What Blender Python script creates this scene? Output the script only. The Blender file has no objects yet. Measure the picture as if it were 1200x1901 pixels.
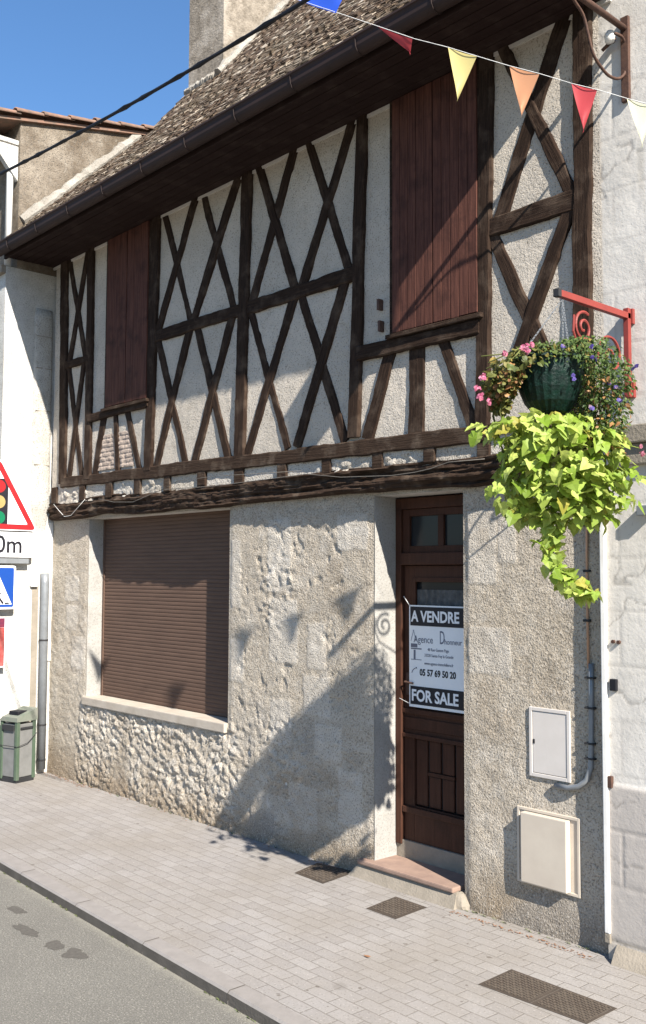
import bpy, math, random
import numpy as np
from mathutils import Vector, Matrix
random.seed(7); RNG = np.random.default_rng(11)
sc = bpy.context.scene
rad = math.radians

# ------------------------------------------------------------------ camera
F = 1826.0; CX, CY = 600.0, 950.5; D, H = 5.7, 2.41      # photo is 1200 x 1901; wall plane is y = 0
yaw, pitch, roll = rad(42.1), rad(3.7), rad(-0.25)
fw = np.array([-math.cos(yaw)*math.cos(pitch), math.sin(yaw)*math.cos(pitch), math.sin(pitch)])
r0 = np.cross(fw, [0, 0, 1]); r0 /= np.linalg.norm(r0); u0 = np.cross(r0, fw)
CR = r0*math.cos(roll) - u0*math.sin(roll); CU = r0*math.sin(roll) + u0*math.cos(roll)
CO = np.array([0.0, -D, H])
cam_d = bpy.data.cameras.new("camera"); cam = bpy.data.objects.new("camera", cam_d)
sc.collection.objects.link(cam); sc.camera = cam
M = Matrix(((CR[0], CU[0], -fw[0], CO[0]), (CR[1], CU[1], -fw[1], CO[1]), (CR[2], CU[2], -fw[2], CO[2]), (0, 0, 0, 1)))
cam.matrix_world = M
cam_d.sensor_fit = 'VERTICAL'; cam_d.sensor_height = 24.0; cam_d.lens = 24.0*F/1901.0
cam_d.clip_start = 0.05; cam_d.clip_end = 3000

# ------------------------------------------------------------------ light
SUN = Vector((3.35, -1.0, 2.7)).normalized()
elev = math.asin(SUN.z); srot = math.atan2(SUN.x, SUN.y)
w = bpy.data.worlds.new("World"); sc.world = w; w.use_nodes = True
nt = w.node_tree; bg = nt.nodes["Background"]
sky = nt.nodes.new("ShaderNodeTexSky"); sky.sky_type = 'NISHITA'; sky.sun_disc = False
sky.sun_elevation = elev; sky.sun_rotation = srot; sky.air_density = 1.25; sky.dust_density = 0.3; sky.ozone_density = 8.0
hs = nt.nodes.new('ShaderNodeHueSaturation'); hs.inputs['Saturation'].default_value = 1.04; nt.links.new(sky.outputs[0], hs.inputs['Color']); nt.links.new(hs.outputs[0], bg.inputs[0]); bg.inputs[1].default_value = 0.071
sun_d = bpy.data.lights.new("sun", 'SUN'); sun_d.energy = 5.0; sun_d.angle = rad(0.5); sun_d.color = (1.0, 0.935, 0.84)
sun = bpy.data.objects.new("sun", sun_d); sc.collection.objects.link(sun)
sun.rotation_euler = (-SUN).to_track_quat('-Z', 'Y').to_euler(); sun.location = (10, -5, 12)
vs = sc.view_settings; vs.view_transform = 'Standard'; vs.look = 'None'; vs.gamma = 1; vs.exposure = 1.36
sc.cycles.max_bounces = 8; sc.cycles.diffuse_bounces = 4

# ------------------------------------------------------------------ photo point -> true place on a surface
def ray(px, py): return fw*F + CR*(px-CX) - CU*(py-CY)
def W(px, py, y=0.0):
    d = ray(px, py); return CO + d*((y-CO[1])/d[1])
def G(px, py, z=0.0):
    d = ray(px, py); return CO + d*((z-CO[2])/d[2])
def AX(px, py, x):
    d = ray(px, py); return CO + d*((x-CO[0])/d[0])
def AZ(px, py, Z): return CO + ray(px, py)/F*Z

# ------------------------------------------------------------------ noise for real relief
def vnoise(x, y, seed=0):
    xi = np.floor(x).astype(np.int64); yi = np.floor(y).astype(np.int64)
    fx = x-xi; fy = y-yi; fx = fx*fx*(3-2*fx); fy = fy*fy*(3-2*fy)
    def h(a, b):
        n = (a*374761393 + b*668265263 + seed*974634777) & 0xffffffff
        n = ((n ^ (n >> 13))*1274126177) & 0xffffffff
        return ((n ^ (n >> 16)) & 0xffff)/65535.0
    return (h(xi, yi)*(1-fx)+h(xi+1, yi)*fx)*(1-fy) + (h(xi, yi+1)*(1-fx)+h(xi+1, yi+1)*fx)*fy
def fbm(x, y, o=4, seed=0):
    s = 0; a = .5; t = 0
    for i in range(o):
        s = s + a*vnoise(x*2**i, y*2**i, seed+i*7); t += a; a *= .5
    return s/t
def cells(x, y, seed=0):
    xi = np.floor(x).astype(np.int64); yi = np.floor(y).astype(np.int64)
    d1 = np.full(x.shape, 9.0); d2 = np.full(x.shape, 9.0); idv = np.zeros(x.shape)
    def h(a, b, k):
        n = (a*374761393 + b*668265263 + (seed*31+k)*974634777) & 0xffffffff
        n = ((n ^ (n >> 13))*1274126177) & 0xffffffff
        return ((n ^ (n >> 16)) & 0xffff)/65535.0
    for i in (-1, 0, 1):
        for j in (-1, 0, 1):
            px = xi+i+h(xi+i, yi+j, 1); py = yi+j+h(xi+i, yi+j, 2)
            d = np.hypot(px-x, py-y); c = d < d1
            d2 = np.where(c, d1, np.minimum(d2, d)); idv = np.where(c, h(xi+i, yi+j, 3), idv); d1 = np.where(c, d, d1)
    return d1, d2, idv
def sstep(a, b, x):
    t = np.clip((x-a)/(b-a), 0, 1); return t*t*(3-2*t)

# ------------------------------------------------------------------ objects
def empty(name, loc, label, cat, group=None):
    o = bpy.data.objects.new(name, None); sc.collection.objects.link(o); o.location = loc; o.empty_display_size = .1
    o["label"] = label; o["category"] = cat
    if group: o["group"] = group
    return o
def tag(o, label=None, cat=None, group=None, kind=None):
    if label: o["label"] = label
    if cat: o["category"] = cat
    if group: o["group"] = group
    if kind: o["kind"] = kind
    return o
def wloc(o):
    v = Vector(o.location)
    while o.parent: o = o.parent; v += Vector(o.location)
    return v
def mesh(name, vs, fs, m, parent=None, smooth=False, origin=None):
    """vertices in world metres; linked as one mesh object under its thing"""
    vs = np.asarray(vs, float)
    if origin is None: origin = np.zeros(3) if parent is None else np.array(wloc(parent))
    me = bpy.data.meshes.new(name)
    me.from_pydata((vs-np.array(origin)).tolist(), [], [list(map(int, f)) for f in fs])
    if m is not None:
        for k in (m if isinstance(m, (list, tuple)) else [m]): me.materials.append(k)
    if smooth: me.polygons.foreach_set('use_smooth', [True]*len(me.polygons))
    me.update()
    o = bpy.data.objects.new(name, me); sc.collection.objects.link(o)
    if parent is not None: o.parent = parent; o.location = Vector(origin)-wloc(parent)
    else: o.location = origin
    return o
class MB:
    def __init__(s): s.v = []; s.f = []
    def add(s, vs, fs):
        n = len(s.v); s.v += [tuple(map(float, p)) for p in vs]; s.f += [tuple(i+n for i in f) for f in fs]; return s
    def box(s, a, b, bev=0.0):
        (x0, y0, z0), (x1, y1, z1) = a, b
        if x0 > x1: x0, x1 = x1, x0
        if y0 > y1: y0, y1 = y1, y0
        if z0 > z1: z0, z1 = z1, z0
        if bev <= 0:
            return s.add([(x0,y0,z0),(x1,y0,z0),(x1,y1,z0),(x0,y1,z0),(x0,y0,z1),(x1,y0,z1),(x1,y1,z1),(x0,y1,z1)],
                  [(0,3,2,1),(4,5,6,7),(0,1,5,4),(1,2,6,5),(2,3,7,6),(3,0,4,7)])
        import bmesh
        bm = bmesh.new(); bmesh.ops.create_cube(bm, size=1)
        for v in bm.verts: v.co = Vector(((x0+x1)/2+v.co.x*(x1-x0), (y0+y1)/2+v.co.y*(y1-y0), (z0+z1)/2+v.co.z*(z1-z0)))
        bmesh.ops.bevel(bm, geom=bm.edges[:], offset=bev, segments=2, affect='EDGES', profile=.6)
        bm.verts.index_update(); s.add([v.co[:] for v in bm.verts], [[v.index for v in f.verts] for f in bm.faces]); bm.free(); return s
    def tube(s, pts, r, n=8, cap=True):
        pts = [Vector(p) for p in pts]; rr = r if isinstance(r, (list, tuple)) else [r]*len(pts)
        t0 = (pts[1]-pts[0]).normalized(); up = Vector((0, 0, 1)) if abs(t0.z) < .9 else Vector((1, 0, 0))
        a = t0.cross(up).normalized(); vs = []
        for i, p in enumerate(pts):
            t = (pts[min(i+1, len(pts)-1)]-pts[max(i-1, 0)]).normalized()
            a = (a-t*a.dot(t)).normalized(); b = t.cross(a)
            for k in range(n):
                an = 2*math.pi*k/n; vs.append(p+(a*math.cos(an)+b*math.sin(an))*rr[i])
        fs = []
        for i in range(len(pts)-1):
            for k in range(n):
                k2 = (k+1) % n; fs.append((i*n+k, i*n+k2, (i+1)*n+k2, (i+1)*n+k))
        if cap: fs.append(tuple(range(n))[::-1]); fs.append(tuple((len(pts)-1)*n+k for k in range(n)))
        return s.add(vs, fs)
    def prism(s, poly, axis, a, b):
        n = len(poly)
        def P(q, c):
            if axis == 'x': return (c, q[0], q[1])
            if axis == 'y': return (q[0], c, q[1])
            return (q[0], q[1], c)
        fs = [(i, (i+1) % n, (i+1) % n+n, i+n) for i in range(n)] + [tuple(range(n))[::-1], tuple(range(n, 2*n))]
        return s.add([P(q, a) for q in poly]+[P(q, b) for q in poly], fs)
    def ring(s, c, prof, n=24):
        """lathe about vertical axis through c; prof = [(r, z)]"""
        vs = []; m = len(prof)
        for k in range(n):
            an = 2*math.pi*k/n
            for r, z in prof: vs.append((c[0]+r*math.cos(an), c[1]+r*math.sin(an), c[2]+z))
        fs = [(k*m+i, ((k+1) % n)*m+i, ((k+1) % n)*m+i+1, k*m+i+1) for k in range(n) for i in range(m-1)]
        return s.add(vs, fs)
    def build(s, name, m, parent=None, smooth=False, origin=None): return mesh(name, s.v, s.f, m, parent, smooth, origin)

# ------------------------------------------------------------------ materials
class NT:
    def __init__(s, name):
        s.m = bpy.data.materials.new(name); s.m.use_nodes = True; s.t = s.m.node_tree; s.b = s.t.nodes["Principled BSDF"]
        s.b.inputs["Specular IOR Level"].default_value = .25
    def n(s, ty, **k):
        q = s.t.nodes.new(ty)
        for a, b in k.items(): setattr(q, a, b)
        return q
    def l(s, a, b): s.t.links.new(a, b)
    def co(s, kind='Object', scale=(1, 1, 1)):
        tc = s.n("ShaderNodeTexCoord"); mp = s.n("ShaderNodeMapping"); mp.inputs['Scale'].default_value = scale
        s.l(tc.outputs[kind], mp.inputs[0]); return mp.outputs[0]
    def noise(s, vec, scale, detail=4, rough=.55, dist=0):
        q = s.n("ShaderNodeTexNoise"); q.inputs['Scale'].default_value = scale; q.inputs['Detail'].default_value = detail
        q.inputs['Roughness'].default_value = rough; q.inputs['Distortion'].default_value = dist; s.l(vec, q.inputs['Vector']); return q.outputs['Fac']
    def ramp(s, fac, *st):
        q = s.n("ShaderNodeValToRGB"); el = q.color_ramp.elements
        while len(el) < len(st): el.new(.5)
        for e, (p, c) in zip(el, st):
            e.position = p; e.color = (*c, 1) if isinstance(c, (tuple, list)) else (c, c, c, 1)
        s.l(fac, q.inputs[0]); return q.outputs[0]
    def mix(s, f, a, b, mode='MIX'):
        q = s.n("ShaderNodeMix", data_type='RGBA', blend_type=mode)
        for v, i in ((f, 0), (a, 6), (b, 7)):
            if isinstance(v, (int, float)): q.inputs[i].default_value = v
            elif isinstance(v, (tuple, list)): q.inputs[i].default_value = (*v, 1)
            else: s.l(v, q.inputs[i])
        return q.outputs[2]
    def math(s, op, a, b=0):
        q = s.n("ShaderNodeMath", operation=op)
        for i, v in enumerate((a, b)):
            if isinstance(v, (int, float)): q.inputs[i].default_value = v
            else: s.l(v, q.inputs[i])
        return q.outputs[0]
    def bump(s, h, strength, dist, prev=None):
        q = s.n("ShaderNodeBump"); q.inputs['Strength'].default_value = strength; q.inputs['Distance'].default_value = dist
        s.l(h, q.inputs['Height'])
        if prev is not None: s.l(prev, q.inputs['Normal'])
        return q.outputs[0]
    def out(s, col=None, rough=None, nrm=None):
        if col is not None:
            if isinstance(col, (tuple, list)): s.b.inputs['Base Color'].default_value = (*col, 1)
            else: s.l(col, s.b.inputs['Base Color'])
        if rough is not None:
            if isinstance(rough, (int, float)): s.b.inputs['Roughness'].default_value = rough
            else: s.l(rough, s.b.inputs['Roughness'])
        if nrm is not None: s.l(nrm, s.b.inputs['Normal'])
        return s.m
def plain(name, c, c2=None, scale=6, rough=.7, bump=.2, bscale=60, bdist=.003, metal=0, spec=None, stretch=(1, 1, 1)):
    k = NT(name); v = k.co(scale=stretch)
    if c2 is None: c2 = tuple(x*.72 for x in c)
    f = k.ramp(k.noise(v, scale, 6, .6), (.3, 0.0), (.7, 1.0)); col = k.mix(f, c, c2)
    if metal: k.b.inputs['Metallic'].default_value = metal
    if spec is not None: k.b.inputs['Specular IOR Level'].default_value = spec
    return k.out(col, rough, k.bump(k.noise(v, bscale, 4), bump, bdist) if bump else None)

def plaster(name, c1, c2, dirt, speck=.55, bump=1.0):
    k = NT(name); v = k.co()
    f = k.ramp(k.noise(v, 1.6, 7, .68), (.38, 0.0), (.60, 1.0)); col = k.mix(f, c1, c2)
    f2 = k.ramp(k.noise(v, 7, 6, .7), (.55, 0.0), (.8, .55)); col = k.mix(f2, col, dirt)
    sp = k.ramp(k.noise(v, 74, 1, .5), (.32, .0), (.42, 1.0)); sp2 = k.math('SUBTRACT', 1.0, sp)
    col = k.mix(k.math('MULTIPLY', sp2, speck), col, tuple(x*.3 for x in dirt))
    n1 = k.bump(k.noise(v, 55, 5, .7), bump*.8, .018); n3 = k.bump(sp, bump*.6, .006, n1); n2 = k.bump(k.noise(v, 9, 4), .35, .02, n3)
    return k.out(col, .92, n2)

M_up = plaster("plaster_upper", (.53, .475, .405), (.44, .395, .335), (.28, .23, .175), .5, .8)
M_white = plaster("plaster_white", (.54, .53, .50), (.43, .415, .38), (.24, .22, .19), .4, .7)
M_jamb = plaster("plaster_jamb", (.60, .57, .53), (.50, .48, .44), (.33, .30, .25), .12, .3)
M_gable = plaster("render_gable", (.29, .25, .20), (.125, .098, .070), (.42, .39, .34), .7, 1.3)

def wall_mat():
    k = NT("rubble_wall"); v = k.co()
    at = k.n("ShaderNodeAttribute", attribute_name="tone"); sp = k.n("ShaderNodeSeparateColor"); k.l(at.outputs['Color'], sp.inputs[0])
    c = k.mix(k.ramp(k.noise(v, 2.2, 6, .6), (.3, 0.0), (.7, 1.0)), (.37, .318, .25), (.46, .405, .33))
    c = k.mix(sp.outputs[0], c, (.56, .52, .46))                                  # bare stone
    c = k.mix(sp.outputs[1], c, (.225, .168, .108))                                  # brown joints and damp foot
    c = k.mix(sp.outputs[2], c, (.24, .225, .205))                                  # grey blotches low down, noisy greyer band towards the top
    d = k.ramp(k.noise(v, 14, 6, .75), (.58, 0.0), (.75, .5)); c = k.mix(d, c, (.30, .27, .22))
    nn_ = k.noise(v, 78, 1, .5); s2 = k.math('SUBTRACT', 1.0, k.ramp(nn_, (.33, .0), (.43, 1.0))); c = k.mix(k.ramp(nn_, (.58, 0.0), (.66, .35)), c, (.60, .56, .50))
    c = k.mix(k.math('MULTIPLY', s2, .55), c, (.10, .085, .07))
    n0 = k.bump(nn_, .9, .012); n1 = k.bump(k.noise(v, 48, 6, .75), .8, .016, n0); n2 = k.bump(k.noise(v, 16, 5, .6), .5, .02, n1)
    return k.out(c, .95, n2)
M_wall = wall_mat()

def wood(name, c1, c2, c3, gs=(1.5, 22, 22), rough=.85, b=.8):
    k = NT(name); oi = k.n("ShaderNodeObjectInfo"); tc = k.n("ShaderNodeTexCoord")
    ad = k.n("ShaderNodeVectorMath", operation='ADD'); sc_ = k.n("ShaderNodeVectorMath", operation='SCALE')
    cm = k.n("ShaderNodeCombineXYZ"); k.l(oi.outputs['Random'], cm.inputs[0]); k.l(oi.outputs['Random'], cm.inputs[1])
    k.l(cm.outputs[0], sc_.inputs[0]); sc_.inputs['Scale'].default_value = 40
    k.l(tc.outputs['Object'], ad.inputs[0]); k.l(sc_.outputs[0], ad.inputs[1])
    mp = k.n("ShaderNodeMapping"); mp.inputs['Scale'].default_value = gs; k.l(ad.outputs[0], mp.inputs[0])
    g = k.noise(mp.outputs[0], 3, 7, .7, .3); big = k.noise(ad.outputs[0], 5, 4, .6)
    k.b.inputs['Specular IOR Level'].default_value = .08
    c = k.mix(k.ramp(g, (.3, 0.0), (.66, 1.0)), c1, c2); c = k.mix(k.ramp(big, (.5, 0.0), (.72, .7)), c, c3)
    n1 = k.bump(g, b, .012); n2 = k.bump(k.noise(ad.outputs[0], 90, 3), .35, .004, n1)
    return k.out(c, rough, n2)
M_tim = wood("old_timber", (.012, .0075, .006), (.042, .026, .018), (.095, .068, .050))
M_timz = M_tim
M_beam = wood("weathered_beam", (.020, .012, .009), (.055, .036, .025), (.13, .10, .076), gs=(1.2, 30, 30), b=1.0)
M_shut = wood("red_brown_shutter", (.042, .018, .015), (.120, .052, .038), (.030, .016, .014), gs=(18, 18, .8), rough=.7, b=.25)
M_soff = wood("soffit_board", (.030, .018, .016), (.022, .013, .012), (.050, .035, .030), gs=(.6, 14, 14), rough=.75, b=.3)
M_gut = plain("gutter_brown", (.038, .022, .019), (.026, .016, .014), 3, .7, .15, 30)
M_door = wood("door_wood", (.046, .021, .014), (.072, .033, .022), (.034, .019, .014), gs=(16, 16, .9), rough=.45, b=.15)
M_iron = plain("brown_iron", (.10, .055, .038), (.055, .03, .024), 30, .6, .4, 90)
M_red = plain("red_paint", (.23, .042, .034), (.18, .036, .03), 10, .45, .1, 60)
M_dark = plain("dark_cap", (.03, .03, .032), None, 10, .6, 0)
M_glass = NT("dark_pane").out((.018, .020, .022), .16)
M_metal = plain("galvanised", (.24, .255, .27), (.19, .20, .21), 12, .45, .1, 40, metal=.3)
M_boxw = plain("meter_box_cream", (.52, .46, .38), (.46, .40, .33), 5, .55, .1, 40)
M_boxg = plain("meter_box_grey", (.56, .52, .485), (.50, .465, .43), 5, .6, .1, 40)
M_pvcw = plain("white_pvc", (.78, .77, .74), (.62, .60, .56), 5, .5, .1, 30)
M_black = plain("black_rubber", (.012, .012, .016), None, 10, .6, 0)
M_string = plain("white_string", (.7, .7, .68), None, 10, .8, 0)
M_signw = plain("sign_white", (.78, .79, .80), (.74, .75, .76), 3, .45, 0)
M_signk = plain("sign_black", (.018, .018, .024), None, 3, .45, 0)
M_signgrey = plain("sign_grey_ink", (.16, .17, .22), None, 3, .5, 0)
M_signr = plain("sign_red", (.30, .018, .022), (.27, .017, .02), 3, .4, 0)
M_signb = plain("sign_blue", (.010, .055, .27), (.010, .05, .24), 3, .4, 0)
M_signy = plain("sign_yellow", (.38, .28, .11), None, 3, .4, 0)
M_signg = plain("sign_green", (.008, .16, .075), None, 3, .4, 0)
M_terra = plain("terracotta_step", (.29, .20, .155), (.22, .15, .12), 9, .8, .4, 50)
M_tileclay = plain("canal_tile", (.24, .135, .095), (.12, .095, .075), 14, .85, .5, 50)
M_conc = plain("old_concrete", (.27, .235, .19), (.20, .175, .14), 7, .9, .6, 60, .008)
M_cover = plain("cast_iron_cover", (.075, .058, .045), (.05, .040, .032), 14, .75, .4, 90)
M_binm = plain("bin_grey_panel", (.17, .17, .165), (.13, .13, .125), 9, .5, .15, 50)
M_bing = plain("bin_green_frame", (.055, .085, .055), (.08, .105, .075), 9, .5, .15, 50)
M_copper = plain("copper_pipe", (.42, .25, .15), (.36, .23, .16), 9, .5, .1, 50)

def road_mat():
    k = NT("asphalt"); v = k.co()
    c = k.mix(k.ramp(k.noise(v, 1.3, 6, .6), (.3, 0.0), (.7, 1.0)), (.150, .143, .127), (.185, .177, .157))
    sp = k.ramp(k.noise(v, 105, 2, .6), (.34, 0.0), (.56, 1.0)); c = k.mix(sp, (.095, .088, .075), c)
    w2 = k.ramp(k.noise(v, 90, 1, .5), (.60, 0.0), (.68, .6)); c = k.mix(w2, c, (.33, .31, .265))
    xyz = k.n("ShaderNodeSeparateXYZ"); k.l(v, xyz.inputs[0])        # pale grit swept against the kerb
    dd_ = k.math('SUBTRACT', k.math('ADD', k.math('MULTIPLY', xyz.outputs[0], -.036), -2.04-.036*8.1), xyz.outputs[1])
    dd_ = k.math('ADD', dd_, k.math('MULTIPLY', k.noise(v, 14, 6, .8), .22)); gr = k.ramp(dd_, (.09, .60), (.19, 0.0)); c = k.mix(gr, c, (.27, .255, .205))
    return k.out(c, .9, k.bump(k.noise(v, 120, 4, .7), .7, .008))
def pave_mat():
    k = NT("pavers"); tc = k.n("ShaderNodeTexCoord")
    mp = k.n("ShaderNodeMapping"); mp.inputs['Rotation'].default_value = (0, 0, .012); k.l(tc.outputs['Object'], mp.inputs[0]); v = mp.outputs[0]
    wob = k.n("ShaderNodeVectorMath", operation='MULTIPLY_ADD'); nz = k.n("ShaderNodeTexNoise"); nz.inputs['Scale'].default_value = 5
    k.l(v, nz.inputs['Vector']); k.l(nz.outputs['Color'], wob.inputs[0]); wob.inputs[1].default_value = (.012, .012, 0); k.l(v, wob.inputs[2])
    br = k.n("ShaderNodeTexBrick"); br.offset = .5; br.inputs['Scale'].default_value = 1; br.inputs['Brick Width'].default_value = .205
    br.inputs['Row Height'].default_value = .104; br.inputs['Mortar Size'].default_value = .0045; br.inputs['Mortar Smooth'].default_value = .6; br.inputs['Bias'].default_value = -.1
    br.inputs['Color1'].default_value = (.232, .218, .208, 1); br.inputs['Color2'].default_value = (.272, .258, .247, 1); br.inputs['Mortar'].default_value = (.150, .135, .12, 1)
    k.l(wob.outputs[0], br.inputs['Vector']); c = br.outputs['Color']
    c = k.mix(k.ramp(k.noise(v, 1.1, 6, .65), (.35, 0.0), (.7, .5)), c, (.21, .185, .155))
    c = k.mix(k.ramp(k.noise(v, 6, 6, .75), (.52, 0.0), (.72, .45)), c, (.30, .278, .258))
    c = k.mix(k.ramp(k.noise(v, 70, 2, .5), (.30, .55), (.42, 0.0)), c, (.11, .10, .085)); c = k.mix(k.ramp(k.noise(v, 60, 2, .5), (.62, .0), (.70, .5)), c, (.40, .37, .34))
    c = k.mix(k.ramp(k.noise(v, .55, 5, .6), (.45, 0.0), (.65, .35)), c, (.185, .165, .14))
    xyz = k.n("ShaderNodeSeparateXYZ"); k.l(v, xyz.inputs[0]); wd_ = k.math('ADD', xyz.outputs[1], k.math('MULTIPLY', k.noise(v, 7, 5, .7), .22))
    c = k.mix(k.ramp(wd_, (.035, 0.0), (.11, .6)), c, (.17, .14, .105))
    c = k.mix(k.ramp(k.noise(v, 3.3, 2, .4), (.70, 0.0), (.76, .35)), c, (.13, .115, .10)); c = k.mix(k.ramp(k.noise(v, 16, 1, .4), (.74, 0.0), (.77, .7)), c, (.10, .085, .07))
    inv = k.math('SUBTRACT', 1.0, br.outputs['Fac'])
    n1 = k.bump(inv, .55, .005); n2 = k.bump(k.noise(v, 90, 4, .7), .35, .005, n1)
    return k.out(c, .92, n2)
M_road = road_mat(); M_pave = pave_mat()
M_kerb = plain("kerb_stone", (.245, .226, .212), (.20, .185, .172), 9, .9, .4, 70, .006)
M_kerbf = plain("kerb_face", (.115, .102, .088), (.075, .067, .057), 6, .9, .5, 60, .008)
M_earth = plain("earth", (.16, .14, .11), None, 1, .95, .3, 20)

# ------------------------------------------------------------------ relief sheets
def sheet(name, xs, zs, y0, hfun, m, parent, tone=None, drop=None):
    X, Z = np.meshgrid(xs, zs); h = hfun(X, Z)
    V = np.stack([X, y0-h, Z], -1).reshape(-1, 3); nx = len(xs); fs = []
    for j in range(len(zs)-1):
        zc = (zs[j]+zs[j+1])/2
        for i in range(nx-1):
            if drop and drop((xs[i]+xs[i+1])/2, zc): continue
            a = j*nx+i; fs.append((a, a+1, a+nx+1, a+nx))
    o = mesh(name, V, fs, m, parent, smooth=True)
    if tone is not None:
        T = tone(X, Z).reshape(-1, 3); at = o.data.color_attributes.new("tone", 'FLOAT_COLOR', 'POINT')
        at.data.foreach_set('color', np.concatenate([T, np.ones((len(T), 1))], 1).ravel())
    return o
def lin(a, b, *marks, step=.02):
    pts = sorted(set([a, b]+[q for q in marks if a < q < b])); out = []
    for p, q in zip(pts[:-1], pts[1:]):
        n = max(1, int(round((q-p)/step))); out += list(np.linspace(p, q, n+1)[:-1])
    return np.array(out+[pts[-1]])

# ================================================================== SETTING
kx = lambda x: -2.04-.036*(x+8.1)            # kerb line
mesh("ground", [(-400, -400, -.30), (400, -400, -.30), (400, 400, -.30), (-400, 400, -.30)], [(0, 1, 2, 3)], M_earth)["kind"] = "structure"
rd = mesh("road", [(-60, -9.5, -.076), (30, -9.5, -.076), (30, kx(30)+.006, -.076), (-60, kx(-60)+.006, -.076)], [(0, 1, 2, 3)], M_road); rd["kind"] = "structure"
pv = MB(); kw = .125
pv.add([(-60, kx(-60)+kw, 0), (30, kx(30)+kw, 0), (30, .6, 0), (-60, .6, 0)], [(0, 1, 2, 3)])
pv.build("pavement", M_pave)["kind"] = "structure"
kb = MB(); x = -40.0
while x < 20:
    L = .98; a, b = x, x+L; q = random.uniform(-.0015, .0015)
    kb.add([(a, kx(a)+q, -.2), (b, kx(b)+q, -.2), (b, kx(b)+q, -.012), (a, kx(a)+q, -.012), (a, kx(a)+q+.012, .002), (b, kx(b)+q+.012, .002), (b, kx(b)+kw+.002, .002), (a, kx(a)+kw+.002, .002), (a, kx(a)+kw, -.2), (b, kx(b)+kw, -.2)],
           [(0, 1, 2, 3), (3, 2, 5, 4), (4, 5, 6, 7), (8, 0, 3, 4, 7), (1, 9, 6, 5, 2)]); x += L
kb.add([(-40, kx(-40)+.004, -.2), (20, kx(20)+.004, -.2), (20, kx(20)+.004, -.014), (-40, kx(-40)+.004, -.014), (-40, kx(-40)+kw, -.003), (20, kx(20)+kw, -.003)], [(0, 1, 2, 3), (3, 2, 5, 4)])
kb_n = len(kb.f)
ko = kb.build("kerb", [M_kerb, M_kerbf]); ko["kind"] = "structure"
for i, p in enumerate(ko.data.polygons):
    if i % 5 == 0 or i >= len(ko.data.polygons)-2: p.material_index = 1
kj = MB(); x = -39.02
while x < 15:
    kj.add([(x-.004, kx(x)-.0025, -.05), (x+.004, kx(x)-.0025, -.05), (x+.004, kx(x)-.0025, -.010), (x-.004, kx(x)-.0025, -.010), (x-.004, kx(x)+.014, .0045), (x+.004, kx(x)+.014, .0045), (x+.004, kx(x)+kw, .0045), (x-.004, kx(x)+kw, .0045)], [(0, 1, 2, 3), (3, 2, 5, 4), (4, 5, 6, 7)]); x += .98
kj.build("kerb_joint", M_kerbf)["kind"] = "structure"
# ================================================================== THE HOUSE
XL, XR = -11.29, -3.53
UPY = -.06
house = empty("timber_frame_house", (-7.4, 0, 0), "half timbered house with closed red brown shutters and a brown roller blind", "house")
wx0, wx1, wz0, wz1 = -10.40, -7.65, 1.00, 3.06
dx0, dx1, dz1 = -5.68, -4.745, 3.06

def rub_mask(X, Z):
    """where render has fallen off and rubble shows"""
    n = fbm(X*1.3, Z*1.3, 4, 3)
    low = sstep(1.25, .75, Z)*sstep(-10.75, -10.3, X)*sstep(-7.2, -7.75, X)
    mid = sstep(-7.62, -7.3, X)*sstep(-5.75, -6.2, X)*(.30+.35*sstep(.52, .62, fbm(X*1.9, Z*1.9, 3, 21)))
    far = .22*sstep(-10.3, -10.6, X)
    foot = .12*sstep(.6, .1, Z)*sstep(-4.7, -5.5, X)
    return np.clip(sstep(.36, .60, n)*1.1*np.maximum.reduce([low*1.15, mid, far, foot])+low*.35, 0, 1)
def edgefade(X, Z):
    e = np.ones_like(X)
    for a, b, c, d in ((wx0, wx1, wz0, wz1), (dx0, dx1, 0, dz1)):
        dx = np.maximum(np.maximum(a-X, X-b), 0); dz = np.maximum(np.maximum(c-Z, Z-d), 0)
        e = np.minimum(e, sstep(.0, .07, np.hypot(dx, dz)))
    return e
def quoins(X, Z):
    """flush ashlar blocks left in the pier and round the openings"""
    q = np.zeros_like(X)
    for a, b, c, d in ((-6.55, -6.2, 1.2, 1.55), (-6.5, -6.25, 1.6, 2.0), (-7.05, -6.7, .1, .45), (-6.4, -6.05, .85, 1.15), (-4.70, -4.3, 1.7, 2.05), (-7.05, -6.72, 2.25, 2.93), (-7.03, -6.62, 1.62, 2.2), (-6.12, -5.74, 2.62, 2.93), (-7.0, -6.7, .9, 1.3), (-4.70, -4.42, 2.35, 2.9), (-4.42, -4.24, 2.5, 2.85),
                       (-10.95, -10.6, 2.1, 2.4), (-10.9, -10.62, 1.75, 2.05), (-10.75, -10.42, 1.3, 1.68), (-7.64, -7.45, 2.1, 2.75), (-7.64, -7.4, 1.4, 1.8), (-6.1, -5.8, .35, .8), (-6.75, -6.35, .2, .6)):
        jx = .02*(vnoise(X*9, Z*9, 5)-.5); jz = .02*(vnoise(X*9+40, Z*9, 6)-.5)
        q = np.maximum(q, sstep(0, .012, np.minimum.reduce([X+jx-a, b-X-jx, Z+jz-c, d-Z-jz])))
    return q
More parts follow.
